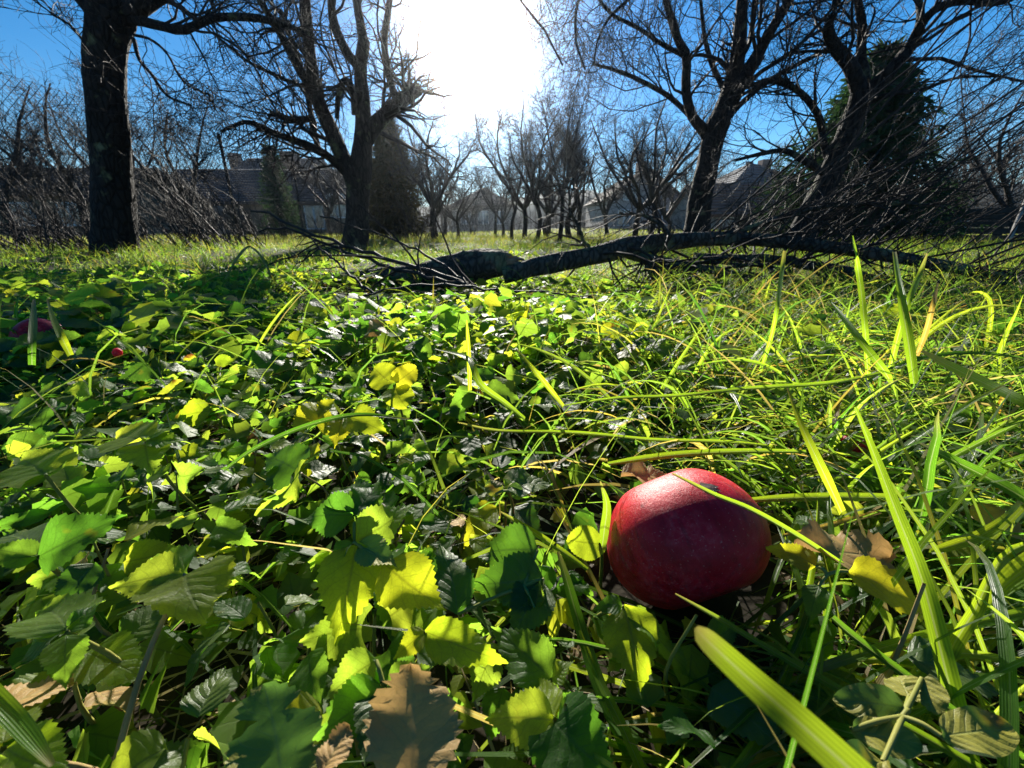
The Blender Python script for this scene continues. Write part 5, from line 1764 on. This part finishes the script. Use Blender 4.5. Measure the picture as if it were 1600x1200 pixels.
NUM = ('no', 'one', 'two', 'three', 'four', 'five', 'six', 'seven', 'eight', 'nine', 'ten')
KINDWORD = {'ovate': 'toothed oval', 'heart': 'heart-shaped', 'round': 'roundish', 'lance': 'narrow'}


def herb(x, y, top, seed_mat, big):
    z0 = float(gh(x, y))
    hub = np.array([x, y, z0 + top])
    if hides_apple(hub, 30) or too_near(hub):
        return False
    leaves = []
    style = rng.integers(2)
    nl = 3 if style == 0 else int(rng.integers(5, 10))
    az0 = rng.uniform(0, 6.28)
    for k in range(nl):
        if style == 0:
            az = az0 + k * 1.9 - 1.9
            off = np.array([0, 0, 0.0])
            L = rng.uniform(0.017, 0.029) * big
            el = rng.uniform(-0.35, 0.25)
        else:
            az = az0 + (k % 2) * math.pi + (k // 2) * 1.5 + rng.normal(0, 0.25)
            f = (k // 2) / max(1, (nl // 2))
            off = np.array([0, 0, -f * top * 0.6]) + np.append(rng.normal(0, 0.003, 2), 0)
            L = rng.uniform(0.015, 0.028) * big * (0.75 + 0.4 * f)
            el = rng.uniform(-0.5, 0.35)
        d = np.array([math.cos(az) * math.cos(el), math.sin(az) * math.cos(el), math.sin(el)])
        b = hub + off + d * rng.uniform(0.003, 0.008)
        t = b + d * L
        if b[2] < z0 + 0.004:
            continue
        if hides_apple(t) or hides_apple((b + t) / 2) or too_near(t) or too_near(b) or np.linalg.norm(t - AC) < AR * 1.02 or np.linalg.norm(b - AC) < AR * 1.02:
            continue
        if crowds(np.array([b, (b + t) / 2, t])).any():
            continue
        leaves.append((b, t))
    if len(leaves) < 2:
        return False
    px, py, dz = to_px(hub)
    if dz < 0.05 or px < -500 or px > 2100 or py > 1600:
        return False
    kind = ('ovate', 'ovate', 'heart', 'ovate', 'ovate', 'lance')[int(rng.integers(6))]
    lab = 'herb with %s %s leaves %s' % (NUM[len(leaves)], KINDWORD[kind], where(float(px), float(py)))
    r = empty('herb_plant', (x, y, z0), lab, 'plant', 'low herbs of the leafy carpet')
    mid = np.array([x + rng.normal(0, 0.006), y + rng.normal(0, 0.006), z0 + top * 0.5])
    stem_obj(r, [[x, y, z0 - 0.005, 0.0011], [*mid, 0.001], [*hub, 0.0007]], 'stem', 'stem' if rng.random() < 0.75 else 'stem_brown', 4)
    for b, t in leaves:
        n = UPV + rng.normal(0, 0.45, 3) + np.array([0, -0.12, 0])
        q = rng.random()
        mat = seed_mat if q < 0.72 else ('leaf_yellow' if q < 0.765 else ('leaf_dark' if q < 0.93 else ('leaf_wounded' if q < 0.985 else 'leaf_dead')))
        add_leaf(r, b, t, n, kind, mat, rng.uniform(0.85, 1.15), 0.0, small=(dz > 0.34))
    return True


rng = np.random.default_rng(123)
placed = 0
tries = 0
spots = []
while placed < 300 and tries < 9000:
    tries += 1
    yy = 0.02 + 0.80 * rng.random() ** 0.75
    lo, hi = -1.45 * yy - 0.16, 0.24 * yy + 0.06
    xx = rng.uniform(lo, hi) if rng.random() < 0.93 else rng.uniform(hi, hi + 1.1 * yy)
    # the dark hollow behind and left of the apple stays open
    if ((xx - 0.035) / 0.075) ** 2 + ((yy - 0.30) / 0.07) ** 2 < 1:
        continue
    if ((xx + 0.14) / 0.05) ** 2 + ((yy - 0.20) / 0.04) ** 2 < 1 and rng.random() < 0.8:
        continue
    dm = 0.022 + 0.030 * yy
    if any((xx - a) ** 2 + (yy - b) ** 2 < dm * dm for a, b in spots):
        continue
    bump = 0.5 + 0.5 * math.sin(17 * xx + 2.0) * math.cos(14 * yy + 0.7)
    env = np.interp(yy, [0.0, 0.10, 0.18, 0.30, 0.50, 0.80], [0.095, 0.090, 0.070, 0.055, 0.068, 0.095])
    top = env * (0.55 + 0.45 * bump) * rng.uniform(0.75, 1.1)
    if herb(xx, yy, top, 'leaf', float(np.interp(yy, [0.1, 0.3, 0.6], [1.0, 1.3, 1.75]))):
        spots.append((xx, yy))
        placed += 1


# ------------------------------------------------------------------ grass tufts near the camera, blade by blade
def unit_blades():
    out = []
    g = np.random.default_rng(5)
    for k in range(14):
        n = 12
        s = np.linspace(0, 1, n)
        e0 = g.uniform(0.5, 1.45)
        bend = g.uniform(0.5, 2.0)
        e = e0 - bend * s ** 1.4
        az = np.cumsum(g.normal(0, 0.05, n))
        d = np.stack([np.cos(e) * np.cos(az), np.cos(e) * np.sin(az), np.sin(e)], 1) / (n - 1)
        p = np.vstack([[0, 0, 0], np.cumsum(d[:-1], axis=0)])
        w = 0.027 * np.minimum(1, 0.55 + s * 1.5) * (1 - s ** 3.5) + 0.0006
        t = nrm(np.gradient(p, axis=0))
        side = np.cross(t, [0, 0, 1.0])
        face = nrm(np.cross(side, t) + side * (g.normal(0, 0.5) + g.normal(0, 0.8) * s[:, None]))
        out.append(blade_mesh('blade', p, w, face, fold=0.35))
    return out


UB = {}
_ub = unit_blades()
for m in ('blade', 'blade_lit', 'blade_dark', 'blade_dry'):
    UB[m] = []
    for b in _ub:
        c = b.copy()
        c.materials.append(M[m])
        UB[m].append(c)

def tuft(x, y, nb, scale, spread=1.0):
    z0 = float(gh(x, y))
    p = np.array([x, y, z0 + 0.06])
    px, py, dz = to_px(p)
    if dz < 0.06 or too_near(p) or px > 2100 or px < -500:
        return False
    bl = []
    for k in range(nb):
        az = rng.uniform(0, 6.28) if rng.random() < 0.55 else rng.choice([0.0, math.pi]) + rng.normal(0, 0.45)
        L = scale * rng.uniform(0.6, 1.25)
        i = int(rng.integers(14))
        b = np.array([x + rng.normal(0, 0.008) * spread, y + rng.normal(0, 0.008) * spread, z0])
        m4 = Matrix.Translation(b) @ Matrix.Rotation(az, 4, 'Z') @ Matrix.Diagonal((L, L * rng.uniform(0.75, 1.25), L * rng.uniform(0.6, 0.95), 1))
        vs = np.array([m4 @ Vector(v.co) for v in list(_ub[i].vertices)[2::10]])
        if any(hides_apple(v, 0) or too_near(v) for v in vs) or np.min(np.linalg.norm(vs - AC, axis=1)) < AR * 0.98:
            continue
        if crowds(vs, 0.008, 0.007).any():
            continue
        if np.max(vs[:, 2]) > 0.185 + 0.03 * (dz > 0.8):
            continue
        bl.append((i, m4))
    if len(bl) < 2:
        return False
    lab = 'grass tuft of %s blades %s' % (NUM[len(bl)], where(float(px), float(py)))
    r = empty('grass_tuft', (x, y, z0), lab, 'grass tuft', 'tufts of long grass')
    for i, m4 in bl:
        q = rng.random()
        mat = 'blade' if q < 0.5 else ('blade_lit' if q < 0.78 else ('blade_dark' if q < 0.94 else 'blade_dry'))
        link('blade', UB[mat][i], r, m4)
    return True


rng = np.random.default_rng(321)
n = 0
tries = 0
while n < 215 and tries < 5000:
    tries += 1
    yy = 0.03 + 1.0 * rng.random() ** 1.4
    if rng.random() < 0.9:
        xx = rng.uniform(0.20 * yy + 0.06, 1.35 * yy + 0.1)
    else:
        xx = rng.uniform(-1.3 * yy, 0.2 * yy)
        if yy < 0.4:
            continue
    if yy < 0.22 and rng.random() < 0.6:
        continue
    if tuft(xx, yy, int(rng.integers(5, 10)), rng.uniform(0.11, 0.19)):
        n += 1


# ------------------------------------------------------------------ uncountable grass and ground cover
def blade_batch(x, y, L, W, e0, bend, az, segs, flatz=0.0):
    """flat strips: (n, segs+1, 2) vertices, tips nearly closed"""
    n = len(x)
    s = np.linspace(0, 1, segs + 1)
    e = e0[:, None] - bend[:, None] * s[None] ** 1.3
    dz = np.sin(e)
    dh = np.cos(e)
    st = (L / segs)[:, None]
    hz = np.concatenate([np.zeros((n, 1)), np.cumsum(dh[:, :-1] * st, 1)], 1)
    zz = np.concatenate([np.zeros((n, 1)), np.cumsum(dz[:, :-1] * st, 1)], 1)
    zz = np.maximum(zz, 0.004)
    cx, cy_ = np.cos(az)[:, None], np.sin(az)[:, None]
    g = gh(x, y)[:, None]
    p = np.stack([x[:, None] + cx * hz, y[:, None] + cy_ * hz, g + zz], -1)
    tw = rng.normal(0, 0.7, n)[:, None] + rng.normal(0, 0.6, n)[:, None] * s[None]
    side = np.stack([-np.sin(az)[:, None] * np.cos(tw), np.cos(az)[:, None] * np.cos(tw), np.sin(tw)], -1)
    w = W[:, None] * (np.minimum(1, 0.6 + s)[None] * (1 - s[None] ** 2.5) + 0.03) * 0.5
    V = np.stack([p - side * w[..., None], p + side * w[..., None]], 2)     # n, S+1, 2, 3
    UV = np.stack(np.broadcast_arrays(np.array([0.0, 1.0])[None, None, :], s[None, :, None] * np.ones((n, 1, 1))), -1)
    S = segs + 1
    i = np.arange(segs)
    f = np.stack([i * 2, i * 2 + 1, i * 2 + 3, i * 2 + 2], -1)
    f = (f[None] + (np.arange(n) * S * 2)[:, None, None]).reshape(-1, 4)
    return V.reshape(-1, 3), f, UV.reshape(-1, 2)


def join(parts):
    vs, fs, us, o = [], [], [], 0
    for v, f, u in parts:
        vs.append(v)
        fs.append(f + o)
        us.append(u)
        o += len(v)
    return np.vstack(vs), np.vstack(fs), np.vstack(us)


def keep(V, per, ok):
    """drop pieces (of per vertices) whose vertices fail the test"""
    return V.reshape(-1, per, 3), ok


def filt(v, f, u, per):
    vv = v.reshape(-1, per, 3)
    x, y, z = to_px(vv)
    d = np.linalg.norm(vv - CAM, axis=-1)
    bad = ((x > 935) & (x < 1210) & (y > 728) & (y < 935) & (z > 0) & (z < 0.27)).any(1) | (d < 0.085).any(1) | (np.linalg.norm(vv - AC, axis=-1) < AR).any(1)
    # nothing rises into the view above the vegetation close to the lens
    bad |= ((d < 0.5) & (vv[..., 2] > 0.155)).any(1)
    bad |= crowds(vv, 0.008, 0.010).any(1)
    bad |= ((vv[..., 1] > 0.75) & (vv[..., 1] < 1.40) & (x > 430) & (x < 1000) & (y < 455)).any(1)
    ok = ~bad
    nf = len(f) // len(vv)
    vv = vv[ok]
    uu = u.reshape(-1, per, 2)[ok]
    f0 = f[:nf] - f[:nf].min()
    ff = (f0[None] + (np.arange(len(vv)) * per)[:, None, None]).reshape(-1, f.shape[1])
    return vv.reshape(-1, 3), ff, uu.reshape(-1, 2)


def wedge(n, y0, y1, half=1.5, power=1.0, pad=0.3):
    y = y0 + (y1 - y0) * rng.random(n) ** power
    x = rng.uniform(-1, 1, n) * (half * y + pad)
    return x, y


rng = np.random.default_rng(900)
parts = []
# 1: near right-hand grass, lying and leaning
n = 18000
x, y = wedge(n, -0.02, 1.9, 1.45, 0.8, 0.15)
k = x > 0.16 * y + 0.02 + rng.normal(0, 0.05 + 0.1 * y, n)
k |= rng.random(n) < 0.12
x, y = x[k], y[k]
n = len(x)
v = blade_batch(x, y, rng.uniform(0.06, 0.20, n), rng.uniform(0.0012, 0.0032, n), rng.uniform(0.2, 1.4, n), rng.uniform(0.3, 2.2, n),
                np.where(rng.random(n) < 0.5, rng.uniform(0, 6.28, n), rng.choice([0, math.pi], n) + rng.normal(0, 0.5, n)), 5)
parts.append(filt(*v, 12))
# 2: thin under-grass everywhere near
n = 7000
x, y = wedge(n, -0.02, 2.2, 1.45, 0.8, 0.15)
v = blade_batch(x, y, rng.uniform(0.02, 0.08, n), rng.uniform(0.0007, 0.0018, n), rng.uniform(0.0, 1.3, n), rng.uniform(0.0, 1.8, n), rng.uniform(0, 6.28, n), 4)
parts.append(filt(*v, 10))
n = 6000
x, y = wedge(n, 0.9, 1.9, 0.8, 1.0, 0.1)
v = blade_batch(x, y, rng.uniform(0.015, 0.05, n), rng.uniform(0.001, 0.0025, n), rng.uniform(0.2, 1.3, n), rng.uniform(0.2, 1.8, n), rng.uniform(0, 6.28, n), 4)
parts.append(filt(*v, 10))
# 3: middle lawn
n = 50000
x, y = wedge(n, 1.0, 5.2, 1.45, 0.75, 0.3)
cl = np.sin(3.1 * x + 1) * np.cos(2.7 * y) + np.sin(7.3 * x) * np.cos(6.1 * y + 2)
k = rng.random(n) < 0.55 + 0.3 * cl
x, y = x[k], y[k]
n = len(x)
v = blade_batch(x, y, rng.uniform(0.05, 0.15, n) * (1 + 0.25 * np.clip(x, 0, 1)), rng.uniform(0.0018, 0.0040, n), rng.uniform(0.4, 1.5, n), rng.uniform(0.2, 2.0, n), rng.uniform(0, 6.28, n), 4)
parts.append(filt(*v, 10))
# 4: far lawn
n = 56000
x, y = wedge(n, 5.0, 15.0, 1.3, 0.8, 0.5)
gparts, parts = parts, []
v = blade_batch(x, y, rng.uniform(0.05, 0.16, n), rng.uniform(0.005, 0.010, n), rng.uniform(0.5, 1.5, n), rng.uniform(0.2, 1.6, n), rng.uniform(0, 6.28, n), 2)
parts.append(v)
n = 26000
x, y = wedge(n, 14.0, 36.0, 1.1, 0.8, 0.5)
v = blade_batch(x, y, rng.uniform(0.06, 0.18, n), rng.uniform(0.012, 0.024, n), rng.uniform(0.6, 1.5, n), rng.uniform(0.2, 1.2, n), rng.uniform(0, 6.28, n), 2)
parts.append(v)
v, f, u = join(parts)
o = link('lawn_grass', mesh_np('lawn_grass', v, f, u, smooth=False), mat=M['lawn'])
tag(o, 'olive green lawn between the bare trees behind the log', 'grass', None, 'stuff')
v, f, u = join(gparts)
o = link('grass', mesh_np('grass', v, f, u, smooth=False), mat=M['grass'])
tag(o, 'rough green grass growing between apple, herbs and fallen log', 'grass', None, 'stuff')

# dry straw and litter on the soil
n = 7000
x, y = wedge(n, -0.02, 2.5, 1.45, 0.75, 0.15)
v, f, u = blade_batch(x, y, rng.uniform(0.02, 0.10, n), rng.uniform(0.0006, 0.0022, n), rng.uniform(-0.05, 0.35, n), rng.uniform(-0.1, 0.5, n), rng.uniform(0, 6.28, n), 3)
v, f, u = filt(v, f, u, 8)
o = link('dry_litter', mesh_np('dry_litter', v, f, u, smooth=False), mat=M['straw'])
tag(o, 'dry straw and dead stems between the green herbs', 'straw', None, 'stuff')


def leaf_batch(base, tip, nor, width, rows=6, saw=0.05):
    """low leaf shapes for the carpet farther away, (n, rows+1, 3) vertices"""
    n = len(base)
    t = np.linspace(0, 1, rows + 1)
    prof = 0.40 * np.sin(np.pi * t ** 0.66) ** 0.95 * (1.02 - t) ** 0.2
    prof[0], prof[-1] = 0.01, 0.004
    prof = prof * (1 + 0.14 * np.where(np.arange(rows + 1) % 2, 1, -1))
    yv = tip - base
    L = np.linalg.norm(yv, axis=1, keepdims=True)
    yv = yv / L
    nor = nrm(nor - (nor * yv).sum(1, keepdims=True) * yv)
    xv = np.cross(yv, nor)
    curl = rng.uniform(-0.4, 0.05, n)[:, None]
    fold = rng.uniform(0.02, 0.35, n)[:, None]
    V = np.empty((n, rows + 1, 3, 3))
    UV = np.empty((n, rows + 1, 3, 2))
    for j, uu in enumerate((-1, 0, 1)):
        w = prof[None] * width[:, None] * uu
        z = curl * t[None] ** 2 + fold * np.abs(w)
        V[:, :, j] = base[:, None] + L[:, None] * (yv[:, None] * t[None, :, None] + xv[:, None] * w[..., None] + nor[:, None] * z[..., None])
        UV[:, :, j, 0] = 0.5 + 0.5 * uu
        UV[:, :, j, 1] = t[None]
    i = np.arange(rows)[:, None]
    j = np.arange(2)[None]
    f = np.stack([i * 3 + j, i * 3 + j + 1, (i + 1) * 3 + j + 1, (i + 1) * 3 + j], -1).reshape(-1, 4)
    f = (f[None] + (np.arange(n) * (rows + 1) * 3)[:, None, None]).reshape(-1, 4)
    return V.reshape(-1, 3), f, UV.reshape(-1, 2)


def cover(n, y0, y1, half, power, pred, size, ztop, pad=0.2):
    x, y = wedge(n, y0, y1, half, power, pad)
    k = pred(x, y)
    x, y = x[k], y[k]
    n = len(x)
    b = 0.5 + 0.5 * np.sin(11 * x + 2.0) * np.cos(9 * y + 0.7)
    z = gh(x, y) + (0.25 + 0.75 * rng.random(n)) * ztop * (0.55 + 0.55 * b) * np.clip(1.55 - 0.6 * y, 0.45, 1)
    az = rng.uniform(0, 6.28, n)
    el = rng.uniform(-0.6, 0.35, n)
    d = np.stack([np.cos(az) * np.cos(el), np.sin(az) * np.cos(el), np.sin(el)], 1)
    base = np.stack([x, y, z], 1)
    L = (size[0] * 0.7 + (size[1] * 1.25 - size[0] * 0.7) * rng.random(n) ** 1.6)[:, None]
    nor = UPV[None] + rng.normal(0, 0.45, (n, 3)) + np.array([[0, -0.12, 0]])
    return leaf_batch(base, base + d * L, nor, rng.uniform(0.8, 1.2, n))


rng = np.random.default_rng(950)
edge = lambda x, y: x < 0.20 * y + 0.05 + rng.normal(0, 0.10 + 0.12 * y, len(x))
parts = []
v = cover(9000, 0.0, 0.9, 1.45, 0.75, edge, (0.011, 0.024), 0.045)       # low layer under the near plants
parts.append(filt(*v, 21))
v = cover(7500, 0.55, 1.85, 1.45, 0.85, edge, (0.020, 0.044), 0.105)
parts.append(filt(*v, 21))
v = cover(2200, 1.7, 3.6, 1.35, 0.9, lambda x, y: (x < 0.15 * y) & (np.sin(3 * x) * np.cos(2.2 * y) > -0.4), (0.022, 0.042), 0.09)
parts.append(v)
v = cover(1500, 0.1, 1.9, 1.45, 0.9, lambda x, y: x > 0.2 * y, (0.014, 0.028), 0.06)
parts.append(filt(*v, 21))
v = cover(3000, 0.9, 1.9, 0.75, 1.0, lambda x, y: x > -0.8 * y, (0.015, 0.03), 0.03)     # low herbs right before the log
parts.append(filt(*v, 21))
v, f, u = join(parts)
o = link('ground_cover', mesh_np('ground_cover', v, f, u), mat=M['cover'])
tag(o, 'dense carpet of small green herb leaves between plants and log', 'ground cover', None, 'stuff')


v, f, u = cover(2600, -0.02, 1.6, 1.45, 0.7, lambda x, y: y > -1, (0.010, 0.034), 0.010)
vv = v.reshape(-1, 21, 3)
ok = (np.linalg.norm(vv - AC, axis=-1) > AR).all(1)
vv, uu = vv[ok], u.reshape(-1, 21, 2)[ok]
f0 = f[:12]
ff = (f0[None] + (np.arange(len(vv)) * 21)[:, None, None]).reshape(-1, 4)
o = link('leaf_litter', mesh_np('leaf_litter', vv.reshape(-1, 3), ff, uu.reshape(-1, 2)), mat=M['litter'])
tag(o, 'rotting brown leaves on the soil under the herbs', 'leaf litter', None, 'stuff')


# ------------------------------------------------------------------ the air
def haze():
    m, t, o = mat_new('haze_air')
    pv = nd(t, 'ShaderNodeVolumePrincipled', ins={'Color': (0.86, 0.93, 1.0, 1), 'Density': 0.0011, 'Anisotropy': 0.95})
    lk(t, pv.outputs[0], o.inputs['Volume'])
    h = link('haze', box_mesh('haze', -170, 170, -14, 330, -2.0, 14.0), mat=m)
    tag(h, 'thin bright haze in the air towards the sun', 'haze', None, 'stuff')


haze()


# ------------------------------------------------------------------ labels that would repeat are told apart by distance
def part_labels():
    by = {}
    for o in scene.objects:
        if o.parent is None and o.get('label') and o.name.split('.')[0] in ('herb_plant', 'grass_tuft'):
            by.setdefault(o['label'], []).append(o)
    order = ('nearest', 'second nearest', 'third nearest', 'fourth nearest', 'fifth nearest', 'sixth nearest', 'seventh nearest', 'eighth nearest', 'ninth nearest', 'tenth nearest', 'eleventh nearest', 'twelfth nearest')
    for lab, os_ in by.items():
        if len(os_) < 2:
            continue
        os_.sort(key=lambda o: (o.location - Vector(CAM)).length)
        for k, o in enumerate(os_):
            if len(os_) == 2:
                o['label'] = lab + (', nearer one' if k == 0 else ', farther one')
            else:
                o['label'] = lab + ', ' + (order[min(k, 11)] if k < len(os_) - 1 else 'farthest')


part_labels()
